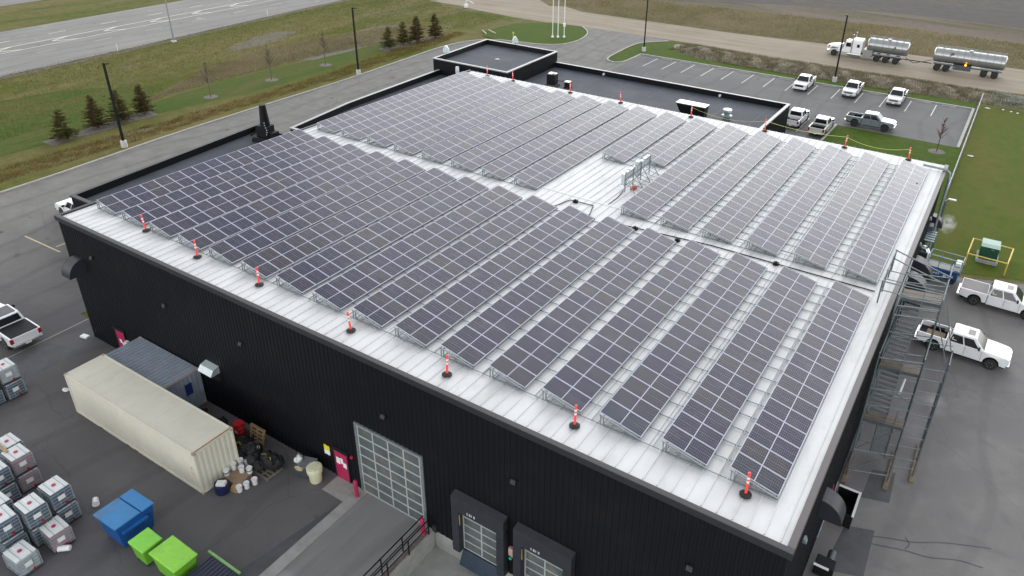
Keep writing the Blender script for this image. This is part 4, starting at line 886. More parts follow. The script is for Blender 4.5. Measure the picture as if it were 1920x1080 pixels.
# ------------------------------------------------------------------ intermediate bulk containers
def ibc():
    t = thing('ibc_tote', '', 'liquid tote', (0, 0, 0), 0, 'caged liquid totes in the front yard')
    m = MB()
    z0, z1 = .16, 1.12; m.prism([(-.57, -.47), (.57, -.47), (.57, .47), (-.57, .47)], z0, z1)
    b = m.build('bottle', pm('tote_plastic', (.22, .28, .33), .45, var=.12, scale=1.5), t, bevel=.07, seg=3)
    m = MB(); m.lathe([(.01, 0), (.1, 0), (.1, .045), (.01, .05)], 14, (.02, 0, z1)); m.build('cap', magenta, b, smooth=True)
    m = MB(); m.box(-.565, -.465, z1-.02, .565, .465, z1+.008); m.build('top', pm('tote_top', (.60, .63, .62), .45, var=.08, dirt=(.4, .4, .38), dirt_amt=.3), b, bevel=.02)
    m = MB(); m.box(-.5, -.09, z1-.005, -.16, -.05, z1+.012); m.box(-.5, .2, z1-.005, .5, .24, z1+.012); m.box(-.5, -.26, z1-.005, .5, -.22, z1+.012); m.build('ridge', white_plastic, b)
    m = MB()
    for z in (.18, .38, .58, .78, .97): 
        for s_ in (-1, 1): m.box(-.6, s_*.5-.01, z, .6, s_*.5+.01, z+.028); m.box(s_*.6-.01, -.5, z, s_*.6+.01, .5, z+.028)
    for k in range(4):
        x = -.57+k*.38
        for s_ in (-1, 1): m.box(x-.01, s_*.51-.01, .15, x+.01, s_*.51+.01, 1.0)
    for k in range(4):
        y = -.47+k*.3133
        for s_ in (-1, 1): m.box(s_*.61-.01, y-.01, .15, s_*.61+.01, y+.01, 1.0)
    for y in (-.25, .25): m.box(-.6, y-.02, 1.125, .6, y+.02, 1.145)
    m.build('cage', pm('cage_metal', (.36, .4, .43), .55, .3, var=.1), t)
    m = MB(); m.box(-.6, -.5, .1, .6, .5, .15)
    for x in (-.53, 0, .53): m.box(x-.06, -.5, 0, x+.06, .5, .1)
    m.build('pallet', galv_dark, t)
    m = MB(); m.box(.622, -.22, .55, .63, .12, .82); m.build('label_plate', paper, t)
    m = MB(); m.cyl((.6, .1, .22), (.68, .1, .22), .06, 10); m.build('valve', red_lens, t)
    return t
tp_ = ibc(); first = [True]
# (x, y, z, rz, label)
totes = [
 (14.55, -9.8, 0, 0, 'lower tote of the stack closest to the blue dumpster'), (14.5, -9.8, 1.17, 0, 'upper caged tote of the stack closest to the blue dumpster'),
 (14.75, -11.05, 0, 0, 'lower tote of the middle stack in the near group'), (14.7, -11.05, 1.17, 0, 'upper caged tote of the middle stack in the near group'),
 (14.35, -12.2, 0, 0, 'lower tote of the stack at the left frame edge, near group'), (14.3, -12.2, 1.17, 0, 'upper tote of the stack at the left frame edge, near group'),
 (13.1, -11.9, 0, 0, 'lower tote of the rear stack at left frame edge, near group'), (13.1, -11.9, 1.17, 0, 'upper tote of the rear stack at left frame edge, near group'),
 (15.8, -10.8, 0, -.05, 'single pinkish white tote on the ground nearest the blue dumpster'), (15.95, -12.45, 0, .04, 'single white tote on the ground nearest the bottom left corner'),
 (10.55, -9.65, 0, 0, 'lower tote, pink tinted, of the middle group front stack'), (10.5, -9.65, 1.17, 0, 'upper tote, pink tinted, of the middle group front stack'),
 (10.7, -10.85, 0, 0, 'lower tote of the middle group stack cut by the frame'), (10.65, -10.85, 1.17, 0, 'upper tote of the middle group stack cut by the frame'),
 (9.3, -9.5, 0, 0, 'lower tote of the rear stack in the middle group'), (9.25, -9.5, 1.17, 0, 'upper tote with a plank on it in the middle group'),
 (2.0, -6.25, 0, 0, 'lower grey tote of the stack beside the left pickup'), (1.95, -6.25, 1.17, 0, 'upper white tote of the stack beside the left pickup'),
 (1.9, -7.45, 0, 0, 'lower yellowish tote at the left frame edge near the pickup'), (1.85, -7.45, 1.17, 0, 'upper tote at the left frame edge near the pickup')]
pinkm = pm('tote_plastic_pink', (.33, .24, .26), .45, var=.15, scale=1.5); darkm = pm('tote_plastic_blue', (.10, .14, .19), .45, var=.25, scale=2); whitem = pm('tote_plastic_white', (.4, .44, .46), .45, var=.1)
import itertools
for k, (x, y, z, rz, lab) in enumerate(totes):
    o = tp_ if k == 0 else copy_tree(tp_); o.location = (x, y, z); o.rotation_euler = (0, 0, rz+random.uniform(-.04, .04)); o['label'] = lab
    want = pinkm if 'pink' in lab else whitem if ('single white' in lab or k == 17) else darkm if (z == 0) else None
    if want:
        bo = [c for c in bpy.data.objects if c.parent == o and c.name.startswith('bottle')][0]; bo.data = bo.data.copy(); bo.data.materials[0] = want
m = MB(); m.box(-.6, -.07, 0, .6, .07, .05); o = m.build('plank', new_wood); o.location = (9.6, -9.9, 2.32); tag(o, 'light wooden plank lying on top of a tote in the middle group', 'plank')

# ------------------------------------------------------------------ bins, drums, pails, clutter
t = thing('dumpster', 'large blue plastic dumpster with a muddy stain on its split lid', 'dumpster', (18.15, -8.5, 0), 0)
m = MB(); m.hexa([(-.75, -.8, .12), (.78, -.8, .12), (.78, .8, .12), (-.75, .8, .12)], [(-.92, -.98, 1.5), (.92, -.98, 1.62), (.92, .98, 1.62), (-.92, .98, 1.5)]); m.build('body', pm('blue_body', (.008, .075, .27), .5, var=.12), t, bevel=.03)
m = MB(); m.hexa([(-.98, -1.04, 1.5), (.98, -1.04, 1.63), (.98, .3, 1.63), (-.98, .3, 1.5)], [(-.96, -1.02, 1.58), (.96, -1.02, 1.71), (.96, .28, 1.71), (-.96, .28, 1.58)]); m.build('lid', blue_plastic, t, bevel=.02)
m = MB(); m.hexa([(-.98, .34, 1.5), (.98, .34, 1.63), (.98, 1.04, 1.63), (-.98, 1.04, 1.5)], [(-.96, .36, 1.57), (.96, .36, 1.7), (.96, 1.02, 1.7), (-.96, 1.02, 1.57)]); m.build('lid', pm('blue_lid_clean', (.02, .19, .46), .5, var=.06), t, bevel=.02)
m = MB(); m.box(.88, -.75, 1.1, 1.05, .55, 1.28); m.build('lifting_pocket', pm('blue_pocket', (.012, .11, .36), .5), t, bevel=.02)
for x, y in ((-.6, -.65), (.6, -.65), (.6, .65), (-.6, .65)): m = MB(); m.cyl((x-.04, y, .08), (x+.04, y, .08), .08, 10); m.build('caster', rubber, t)
def bin2(label, loc, rz, sx, sy, h, bm_, lm_):
    t = thing('wheeled_bin', label, 'bin', loc, rz)
    m = MB(); m.hexa([(-sx*.38, -sy*.4, .12), (sx*.38, -sy*.4, .12), (sx*.38, sy*.4, .12), (-sx*.38, sy*.4, .12)], [(-sx*.48, -sy*.48, h), (sx*.48, -sy*.48, h), (sx*.48, sy*.48, h), (-sx*.48, sy*.48, h)]); m.box(-sx*.5, -sy*.5, h-.12, sx*.5, sy*.5, h-.02); m.build('body', bm_, t, bevel=.04)
    m = MB(); m.hexa([(-sx*.52, -sy*.52, h), (sx*.52, -sy*.52, h), (sx*.52, sy*.52, h), (-sx*.52, sy*.52, h)], [(-sx*.5, -sy*.5, h+.1), (sx*.47, -sy*.47, h+.06), (sx*.47, sy*.47, h+.06), (-sx*.5, sy*.5, h+.1)]); m.build('lid', lm_, t, bevel=.03)
    for x, y in ((-sx*.3, -sy*.33), (sx*.3, -sy*.33), (sx*.3, sy*.33), (-sx*.3, sy*.33)): m = MB(); m.cyl((x-.03, y, .08), (x+.03, y, .08), .09, 10); m.build('caster', rubber, t)
    m = MB(); m.bar((-sx*.55, -sy*.4, h-.05), (-sx*.55, sy*.4, h-.05), .05); m.build('handle', black_plastic, t)
bin2('smaller lime green wheeled bin tucked against the blue dumpster', (20.4, -8.88, 0), 0, 1.15, 1.05, 1.15, lime_dark, pm('lime_lid', (.22, .62, .06), .5, var=.12, scale=1.5))
bin2('larger bright lime green wheeled bin at the bottom of the yard', (22.35, -8.68, 0), 0, 1.9, 1.25, 1.3, lime_dark, lime)
t = thing('waste_skip', 'dark blue bin with a pale green bar at the bottom edge', 'bin', (24.4, -8.4, 0), 0)
m = MB(); m.box(-.95, -.85, .1, 1.0, .85, .8)
for k in range(9): m.box(-.9+k*.21, -.82, .8, -.82+k*.21, .82, .84)
m.build('body', pm('skip_navy', (.02, .026, .05), .55, var=.2), t, bevel=.03)
m = MB(); m.bar((-1.2, .92, .86), (1.1, .92, .86), .1, .08); m.build('rim', pm('green_rim', (.2, .42, .14), .5), t)
def pail(label, loc, tip=None, band=False, r=.16, h=.38, mat=pail_white):
    t = thing('pail', label, 'pail', loc, random.random()*6, 'white pails'); 
    if tip: t.rotation_euler = tip
    m = MB(); m.lathe([(.01, 0), (r*.86, 0), (r, h*.93), (r*1.06, h*.93), (r*1.06, h), (r*.9, h), (r*.88, h-.015), (.01, h-.015)], 18); m.build('body', mat, t, smooth=True)
    if band: m = MB(); m.lathe([(r*.955, h*.5), (r*.98, h*.68)], 18); m.build('band', pm('green_band', (.01, .13, .06), .5), t, smooth=True)
    m = MB(); m.tube([(r*1.05*math.cos(a), r*1.05*math.sin(a)*.3-.0, h*.75-.12*math.sin(a)) for a in [PI*i/8 for i in range(9)]], .006, 4); m.build('handle', galv, t)
    return t
bx = thing('cardboard_box', 'flattened brown cardboard boxes under the white pails beside the cream container', 'cardboard box', (19.75, -3.3, 0), .1)
m = MB(); m.hexa([(-.55, -.45, 0), (.6, -.45, 0), (.6, .5, 0), (-.55, .5, 0)], [(-.5, -.42, .34), (.62, -.46, .3), (.58, .48, .36), (-.52, .46, .33)]); m.build('box', card, bx); m = MB(); m.hexa([(.2, -.75, 0), (.65, -.75, 0), (.65, -.46, 0), (.2, -.46, 0)], [(.25, -.7, .22), (.62, -.7, .24), (.62, -.46, .3), (.2, -.46, .3)]); m.build('flap', pm('cardboard_tan', (.36, .22, .11), .8), bx)
for k, (x, y, z, bnd, lab) in enumerate(((19.25, -3.55, .34, True, 'white pail with green band on the left corner of the cardboard box'), (19.2, -3.05, .34, False, 'white pail behind the green banded one on the cardboard box'), (19.2, -2.6, .3, False, 'rearmost white pail against the cream container end'), (19.75, -2.95, .34, False, 'plain white pail standing in the middle of the cardboard box'), (20.15, -2.75, .33, True, 'white pail with green band nearest the black bagged pallets'), (20.5, -3.75, 0, False, 'white pail on the ground, front one of a row of three'), (20.62, -3.38, 0, False, 'white pail on the ground, middle one of a row of three'), (20.75, -2.95, 0, False, 'white pail on the ground, back one of a row of three'), (19.3, -2.3, .1, False, 'small white pail almost hidden behind the other pails'))):
    pail(lab, (x, y, z), None, bnd)
dm = thing('drum', 'dark navy open drum with a white box on it at the cream container corner', 'drum', (19.75, -4.25, 0), 0)
m = MB(); m.lathe([(.01, 0), (.36, 0), (.38, .1), (.4, .35), (.38, .6), (.34, .62), (.33, .55), (.01, .5)], 22); m.build('body', pm('navy_plastic', (.012, .018, .07), .4, var=.15), dm, smooth=True)
m = MB(); m.box(-.25, -.16, -.08, .25, .16, .08); o = m.build('carton', paper); o.location = (19.85, -4.3, .68); o.rotation_euler = (.1, -.15, .5); tag(o, 'small white carton lying on the navy drum', 'carton')
pail('white pail lying on its side between the totes and the blue dumpster', (14.75, -8.35, .17), (PI/2, 0, 1.1), r=.17, h=.42)
pail('white jug lying on its side under the single pinkish tote', (16.75, -10.75, .16), (PI/2, 0, -.9), r=.16, h=.55)
dr_ = thing('drum', 'bright red steel drum standing by the black wall behind the cream container', 'drum', (17.0, -.95, .14), 0)
m = MB(); m.lathe([(.01, 0), (.29, 0), (.29, .28), (.305, .3), (.29, .32), (.29, .58), (.305, .6), (.29, .62), (.29, .86), (.3, .88), (.28, .88), (.27, .86), (.01, .86)], 24); m.build('body', red_paint, dr_, smooth=True)
m = MB(); m.box(-.02, -.3, .35, .2, -.288, .52); m.build('label_plate', paper, dr_)
m = MB(); m.box(-.6, -.5, 0, .6, .5, .14); o = m.build('pallet', pm('dark_pallet', (.04, .035, .03), .8)); o.location = (17.0, -.95, 0); tag(o, 'dark pallet under the bright red drum', 'pallet')
def pallet(label, loc, rot, mat=new_wood, n=5):
    t = thing('pallet', label, 'pallet', loc); t.rotation_euler = rot; m = MB()
    for k in range(n): y = -.5+k*1.0/(n-1)-.05; m.box(-.6, y, .11, .6, y+.1, .13)
    for x in (-.58, -.05, .48): m.box(x, -.5, .02, x+.1, .55, .11)
    for k in range(3): y = -.5+k*.5-.05; m.box(-.6, y, 0, .6, y+.1, .02)
    m.build('boards', mat, t); return t
pallet('wooden pallet leaning upright against the black wall right of the red drum', (18.25, -.62, .48), (PI/2-.25, PI/2*0, 0))
def lump(m, c, s_, seed):
    r = random.Random(seed); n, k = 12, 7; vs = []; ph = [r.uniform(0, 6) for _ in range(4)]
    for j in range(k+1):
        v = j/k*PI
        for i in range(n):
            a = 2*PI*i/n; f = 1+.14*math.sin(3*a+ph[0])*math.sin(2*v+ph[1])+.1*math.sin(5*a+ph[2]+3*v)
            vs.append((c[0]+s_[0]*math.sin(v)*math.cos(a)*f, c[1]+s_[1]*math.sin(v)*math.sin(a)*f, c[2]+s_[2]*(1-math.cos(v))*.5*f*1.0))
    m.add(vs, [(j*n+i, j*n+(i+1) % n, (j+1)*n+(i+1) % n, (j+1)*n+i) for j in range(k) for i in range(n)])
for k, (x, y, lab, sl_) in enumerate(((20.6, -1.95, 'pallet of black hoses and bags nearest the overhead door side', 1.0), (19.4, -1.75, 'pallet of black bags with yellow straps in front of the leaning pallet', 1.25), (18.4, -2.0, 'heap of black bags on a pallet against the cream container end', 1.0), (16.2, -1.8, 'dark wrapped load on a pallet behind the cream container', .9), (14.0, -1.6, 'open dark crate behind the cream container near the grey one', .8))):
    p_ = pallet('weathered pallet under '+('the nearest black bags' if k == 0 else 'the strapped black bags' if k == 1 else 'the black bag heap by the container' if k == 2 else 'the dark wrapped load' if k == 3 else 'the open dark crate'), (x, y, 0), (0, 0, .05*k), wood)
    t = thing('bag_pile', lab, 'bag pile', (x, y, .14), .1*k)
    for q in range(7):
        m = MB(); r = random.Random(k*10+q); lump(m, (r.uniform(-.4, .4), r.uniform(-.42, .42), r.uniform(0, .35)), (r.uniform(.32, .5), r.uniform(.3, .48), r.uniform(.5, .75)*sl_), k*7+q); m.build('bag', blanket, t, smooth=True)
    if k < 3:
        for q in range(2): m = MB(); r = random.Random(k*5+q); cx_, cy_ = r.uniform(-.3, .3), r.uniform(-.35, .1); m.tube([(cx_+.22*math.cos(a), cy_+.1*math.sin(a), .95+.08*math.sin(2*a)) for a in [i*.35 for i in range(9)]], .016, 5); m.build('strap', pm('strap_yellow', (.45, .38, .03), .6), t)
t = thing('plastic_bin', 'grey plastic bin with folded lid and white bag beside the cream drum', 'bin', (22.45, -.85, 0), .25)
m = MB(); m.hexa([(-.45, -.4, 0), (.45, -.4, 0), (.45, .4, 0), (-.45, .4, 0)], [(-.52, -.46, .7), (.52, -.46, .7), (.52, .46, .7), (-.52, .46, .7)]); m.build('body', pm('bin_grey', (.06, .068, .075), .5, var=.15), t, bevel=.03)
m = MB(); m.hexa([(-.3, -.4, .7), (.56, -.4, .76), (.56, .45, .76), (-.3, .45, .7)], [(-.3, -.4, .74), (.56, -.4, .8), (.56, .45, .8), (-.3, .45, .74)]); m.build('lid', pm('bin_lid', (.17, .19, .2), .5, var=.1), t)
m = MB(); lump(m, (-.45, .1, .6), (.22, .3, .4), 3); m.build('bag', paper, t, smooth=True); m = MB(); lump(m, (-.1, -.42, .5), (.3, .1, .3), 9); m.build('straw', pm('straw', (.4, .32, .2), .9, var=.3, scale=8), t, smooth=True)
t = thing('overpack_drum', 'cream overpack drum with ribbed screw lid left of the pink door', 'drum', (23.35, -.95, 0), 0)
m = MB(); m.lathe([(.01, 0), (.31, 0), (.34, .1), (.36, .62), (.41, .64), (.41, .72), (.43, .74), (.43, .98), (.4, 1.02), (.01, 1.02)], 26); m.build('body', drum_cream, t, smooth=True)
m = MB()
for k in range(6):
    for q in range(2): m.box(-.28+q*.3, -.3+k*.1, 1.0, -.03+q*.3, -.25+k*.1, 1.05)
m.build('lid_rib', pm('rib_cream', (.7, .7, .52), .5), t)
for k, (x, y, lab) in enumerate(((26.05, -.55, 'magenta bollard between the pink door and the big glazed door'), (30.72, -.55, 'magenta bollard right of the big glazed door by the railing'))):
    m = MB(); m.lathe([(.01, 0), (.11, 0), (.11, 1.08), (.08, 1.14), (.01, 1.16)], 16); o = m.build('bollard', magenta, smooth=True); o.location = (x, y, .012); tag(o, lab, 'bollard', 'magenta bollards')
t = thing('railing', 'black steel railing along the dirt strip above the loading pit', 'railing', (30.76, 0, .03), 0)
for x in (-.2, .2):
    for k in range(8): m = MB(); y = -.4-k*1.5; m.bar((x, y, 0), (x, y, 1.0), .05); m.build('post', black_plastic, t)
    m = MB(); m.bar((x, -.3, 1.0), (x, -12, 1.0), .05); m.bar((x, -.3, .55), (x, -12, .55), .04); m.build('rail', black_plastic, t)
m = MB(); m.lathe([(.01, 0), (.24, .02), (.26, .3), (.2, .42), (.01, .44)], 14); o = m.build('bundle', rubber, smooth=True); o.location = (35.3, -1.6, -1.2); tag(o, 'dark object with a blue top in the loading pit below the dock doors', 'bucket')
m = MB(); m.lathe([(.01, 0), (.11, 0), (.1, .06), (.01, .07)], 12); c_ = m.build('lid', pm('light_blue', (.1, .3, .6), .4), o); c_.location = (0, 0, .43)
m = MB(); m.box(-.3, -.18, 0, .3, .18, .16); o = m.build('concrete_block', white_paint, bevel=.04); o.location = (-.35, -.45, 0); o.rotation_euler = (0, 0, .2); tag(o, 'white block on the ground at the left front corner of the warehouse', 'block')
m = MB(); lump(m, (0, 0, 0), (.3, .16, .08), 2); o = m.build('litter', paper, smooth=True); o.location = (4.3, -4.3, 0); tag(o, 'flat scrap of white litter on the yard left of the containers', 'litter')
t = thing('scrap_bin', 'black open bin with white rim below the curved hood on the right wall', 'bin', (48.6, 12.8, 0), 0)
m = MB(); m.box(-.55, -.95, 0, -.5, .95, .9); m.box(.5, -.95, 0, .55, .95, .9); m.box(-.5, -.95, 0, .5, -.9, .9); m.box(-.5, .9, 0, .5, .95, .9); m.box(-.5, -.9, .02, .5, .9, .1); m.build('body', black_plastic, t)
m = MB(); m.box(.48, -.98, .9, .6, .98, .97); m.box(-.55, .88, .9, .48, .98, .97); m.build('rim', white_plastic, t)
t = thing('compressor_unit', 'small black machine below the curved hood at the near right wall', 'machine', (48.6, 8.3, 0), 0)
m = MB(); m.box(-.4, -.3, .1, .5, .4, .8); m.build('cabinet', black_plastic, t, bevel=.04); m = MB(); m.cyl((.2, .5, .5), (.2, 1.1, .5), .2, 14); m.build('tank', galv_dark, t, smooth=True); m = MB(); m.tube([(-.4, -.8, 1.3), (.3, -.8, 1.3)], .06, 8); m.build('pipe', white_plastic, t)

# ------------------------------------------------------------------ scaffold
sc_steel = pm('scaffold_steel', (.13, .158, .17), .5, .45, var=.25, scale=6); sc_dark = pm('stair_steel', (.085, .1, .11), .55, .4, var=.2, scale=5)
sc = thing('scaffold', 'galvanised scaffold stair tower with wooden decks rising to the roof edge', 'scaffold', (0, 0, 0))
ys = (15.7, 18.5, 21.4); R_ = .042
for x in (48.12, 50.2):
    for y in ys: m = MB(); m.cyl((x, y+(x-48.1)*.35, .1), (x, y+(x-48.1)*.35, 10.7 if y > 16 else 8.6), R_, 8); m.build('post', sc_steel, sc, smooth=True)
for y in (17.75, 19.2, 20.5): m = MB(); m.cyl((51.35, y, .1), (51.35, y, 7.9 if y < 20 else 5), R_, 8); m.build('post', sc_steel, sc, smooth=True)
for y in (20.0, 21.4, 23.2, 24.2): m = MB(); m.cyl((47.15, y-.9, RZ+.1), (47.15, y-.9, RZ+1.55), R_, 8); m.build('post', sc_steel, sc, smooth=True)
m = MB(); sk = lambda x, y: y+(x-48.1)*.35
for z in (.5, 2.0, 4.0, 5.2, 6.3, 8.3, 9.4, 10.0, 10.6):
    for y in ys:
        if y < 16 and z > 8.6: continue
        m.cyl((48.12, sk(48.12, y), z), (50.2, sk(50.2, y), z), .034, 6)
    for x in (48.12, 50.2):
        if z > 8.6: m.cyl((x, sk(x, ys[1]), z), (x, sk(x, ys[2])+(1.8 if z > 9 else 0), z), .034, 6)
        else: m.cyl((x, sk(x, ys[0]), z), (x, sk(x, ys[2]), z), .034, 6)
for z in (.5, 1.1, 2.0, 2.7, 3.5, 4.3, 5.1, 5.9, 6.7, 7.4):
    for y in (17.75, 20.5): 
        if (int(z*10) % 2 == 0) or y < 18: m.cyl((50.2, y-.35, z), (51.35, y, z), .022, 6)
for z in (.6, 2.6, 4.6, 6.6, 7.8): m.cyl((51.35, 17.75, z), (51.35, 20.5 if z < 6 else 19.2, z), .034, 6)
for z in (RZ+.95, RZ+1.5):
    m.cyl((47.15, 19.1, z), (50.2, 19.4, z), .03, 6); m.cyl((47.15, 20.5, z), (50.2, 20.8, z), .03, 6); m.cyl((47.15, 23.3, z), (50.3, 21.6, z), .04, 6); m.cyl((47.15, 19.1, z), (47.15, 23.3, z), .03, 6)
m.build('ledger', sc_steel, sc, smooth=True)
m = MB(); m.cyl((50.2, 19.3, 9.6), (51.35, 17.75, 7.4), .03, 6); m.cyl((50.2, 21.3, 10.2), (51.35, 19.2, 7.6), .03, 6); m.cyl((48.12, 15.7, 2), (50.2, 16.4, 4.0), .025, 6); m.cyl((50.2, 16.4, 2), (48.12, 15.7, .5), .025, 6)
m.cyl((48.12, 15.7, 4), (48.12, 18.5, 6.3), .025, 6); m.cyl((50.2, 16.4, 4.2), (50.2, 19.2, 6.3), .025, 6); m.cyl((50.2, 19.2, 8.2), (50.2, 22.1, 6.4), .025, 6); m.cyl((49.4, 16.1, 6.2), (50.2, 17.4, 5.0), .025, 6); m.build('brace', sc_steel, sc, smooth=True)
for z, y0, y1 in ((4.05, 15.75, 16.75), (6.4, 17.6, 18.6), (9.42, 20.3, 21.7)):
    for k in range(3):
        w_ = (y1-y0)/3; y = y0+k*w_; m = MB(); m.hexa([(48.15, y, z), (50.15, y+.35, z), (50.15, y+w_-.03+.35, z), (48.15, y+w_-.03, z)], [(48.15, y, z+.05), (50.15, y+.35, z+.05), (50.15, y+w_-.03+.35, z+.05), (48.15, y+w_-.03, z+.05)]); m.build('deck_board', wood, sc)
for (y0, z0, y1, z1, x) in ((13.6, .2, 15.9, 4.05, 48.75), (16.6, 4.1, 18.2, 6.4, 48.3), (18.5, 6.45, 20.7, 9.45, 48.3)):
    if x > 48.5: x0_, x1_ = 48.9, 49.7; y0, y1 = 18.3, 16.4; 
    else: x0_, x1_ = 48.3, 49.25
    st = MB(); st.bar((x0_, y0, z0), (x0_, y1, z1), .05, .16); st.bar((x1_, y0, z0), (x1_, y1, z1), .05, .16); sg = st.build('stair_stringer', sc_steel, sc)
    st = MB(); n = int((z1-z0)/.2)
    for k in range(1, n): f = k/n; y, z = y0+(y1-y0)*f, z0+(z1-z0)*f; st.box(x0_, y-.1, z-.015, x1_, y+.1, z+.015)
    st.build('stair_tread', sc_dark, sg)
    st = MB(); st.bar((x1_, y0, z0+.9), (x1_, y1, z1+.9), .035); st.bar((x1_, y0, z0), (x1_, y0, z0+.9), .035); st.bar((x1_, y1, z1), (x1_, y1, z1+.9), .035); st.build('hand_rail', sc_steel, sg)
for x, y0, y1 in ((48.12, 15.0, 17.9), (50.2, 15.8, 19.2), (51.35, 17.2, 20.6)):
    m = MB(); m.box(x-.13, y0, .0, x+.13, y1, .09); m.build('sole_plate', pm('sill_wood', (.2, .15, .1), .85, var=.3, scale=3), sc)
for z, y0 in ((4.05, 15.75), (6.4, 17.6), (9.42, 20.3)):
    m = MB(); m.hexa([(48.15, y0-.05, z), (50.15, y0+.3, z), (50.15, y0+.33, z), (48.15, y0-.02, z)], [(48.15, y0-.05, z+.2), (50.15, y0+.3, z+.2), (50.15, y0+.33, z+.2), (48.15, y0-.02, z+.2)]); m.build('toe_board', sc_dark, sc)
m = MB(); m.cyl((49.5, 17.7, 5.2), (49.55, 18.6, 5.6), .07, 8); m.build('document_tube', white_plastic, sc)

# ------------------------------------------------------------------ scissor lift, transformer, lamp, fence
t = thing('scissor_lift', 'blue scissor lift with grey platform parked against the right wall', 'scissor lift', (49.75, 43.25, 0), -.06)
m = MB(); m.box(-1.15, -.55, .25, 1.15, .55, .85); b_ = m.build('chassis', blue_steel, t, bevel=.04)
m = MB()
for k in range(5): m.box(-.95+k*.16, -.556, .55, -.86+k*.16, -.55, .7)
m.box(.1, -.556, .4, .32, -.55, .75); m.box(.55, -.556, .6, .85, -.55, .68); m.build('marking', white_paint, t)
for x in (-.85, .85):
    for y in (-.5, .5): wheel(t, x, y, .22, .16, blue_steel)
m = MB()
for k in range(3): m.bar((-1.0, -.4, .88+k*.06), (1.0, -.4, .93+k*.06), .05); m.bar((-1.0, .4, .88+k*.06), (1.0, .4, .93+k*.06), .05)
m.build('scissor_arms', dark_blue, t)
m = MB(); m.box(-1.25, -.6, 1.08, 1.25, .6, 1.16); p_ = m.build('platform', pm('platform_grey', (.3, .29, .28), .6, var=.12, dirt=(.2, .19, .17)), t); m = MB(); m.box(-1.27, -.63, 1.0, 1.27, -.6, 1.18); m.box(-1.27, .6, 1.0, 1.27, .63, 1.18); m.box(1.25, -.6, 1.0, 1.28, .6, 1.18); m.build('platform_edge', blue_steel, t)
m = MB()
for z in (1.65, 2.15):
    m.bar((-1.25, -.6, z), (1.25, -.6, z), .045); m.bar((-1.25, .6, z), (1.25, .6, z), .045); m.bar((-1.25, -.6, z), (-1.25, .6, z), .045); m.bar((1.25, -.6, z), (1.25, .6, z), .045)
for x in (-1.25, -.4, .5, 1.25):
    for y in (-.6, .6): m.bar((x, y, 1.15), (x, y, 2.15), .045)
m.build('guard_rail', pm('rail_blue_grey', (.16, .24, .3), .4, .4), t)
m = MB(); m.box(.75, -.45, 1.2, 1.15, .4, 1.9); m.build('wrapped_load', white_plastic, t, bevel=.03)
t = thing('transformer', 'dark green electrical transformer cabinet with pale lid on a concrete pad', 'transformer', (52.7, 49.1, 0), .02)
m = MB(); m.box(-.85, -.95, 0, .85, .95, .3); m.build('pad', pm('pad_concrete', (.33, .36, .35), .8, var=.12), t, bevel=.02)
m = MB(); m.box(-.7, -.75, .3, .7, .75, 1.5); c_ = m.build('cabinet', green_box, t, bevel=.02)
m = MB(); m.hexa([(-.74, -.8, 1.5), (.74, -.8, 1.5), (.74, .8, 1.5), (-.74, .8, 1.5)], [(-.7, -.25, 1.62), (.7, -.25, 1.62), (.7, .76, 1.66), (-.7, .76, 1.66)]); m.build('lid', pale_green, t, bevel=.02)
m = MB(); m.box(.1, -.83, 1.3, .3, -.76, 1.4); m.build('latch', galv, t)
t = thing('guard_rail', 'yellow steel pipe guard rail framing the green transformer', 'guard rail', (52.7, 48.6, 0), 0)
m = MB(); P = [(-1.55, -1.65), (1.5, -1.75), (1.75, 1.55), (-1.4, 1.8)]
for p in P: m = MB(); m.cyl((*p, 0), (*p, 1.15), .06, 10); m.build('post', yellow_paint, t, smooth=True)
m = MB()
for a_, b_ in zip(P, P[1:]+P[:1]): m.cyl((*a_, 1.12), (*b_, 1.12), .055, 10)
m.build('rail', yellow_paint, t, smooth=True)
t = thing('lamp_post', 'tall grey square lamp post with a small white head at the right wall', 'street lamp', (48.4, 46.6, 0), 0)
m = MB(); m.bar((0, 0, 0), (0, 0, 5.5), .14); m.bar((0, 0, 5.5), (.25, .05, 5.7), .1); m.build('pole', pm('pole_grey', (.13, .14, .16), .45, .4), t); m = MB(); m.box(.15, -.12, 5.68, .75, .12, 5.78); m.build('lamp_head', white_plastic, t, bevel=.02)
def mesh_fence(label, a, b, h=1.85, step=3.0, top=.035, wires=.24, group=None, mid=False, mat=galv):
    t = thing('chain_link_fence', label, 'fence', (a[0], a[1], 0)); A = Vector((0, 0, 0)); B = Vector((b[0]-a[0], b[1]-a[1], 0)); L = B.length; d = B.normalized()
    n = max(1, int(L/step)); pd = None
    for k in range(n+1):
        p = d*(L*k/n)
        if pd is None: m = MB(); m.cyl((0, 0, 0), (0, 0, h+.05), .035, 6); q = pd = m.build('post', mat, t, smooth=True)
        else: q = pd.copy(); COL.objects.link(q); q.parent = t
        q.location = p
    m = MB(); m.cyl((0, 0, h), (B.x, B.y, h), top, 8); m.cyl((0, 0, .08), (B.x, B.y, .08), .02, 5)
    if mid: m.cyl((0, 0, h*.55), (B.x, B.y, h*.55), .03, 6)
    m.build('rail', mat, t, smooth=True)
    m = MB(); k = 0; x = -h
    while x < L:
        for sgn in (0, 1):
            x0_, x1_ = x, x+h; z0, z1 = (0, h) if sgn == 0 else (h, 0)
            f0 = max(0, -x0_/h); f1 = min(1, (L-x0_)/h)
            if f1 > f0:
                p0 = d*(x0_+f0*h); p1 = d*(x0_+f1*h); m.bar((p0.x, p0.y, z0+(z1-z0)*f0), (p1.x, p1.y, z0+(z1-z0)*f1), .008)
        x += wires
    m.build('wire_mesh', mat, t); return t
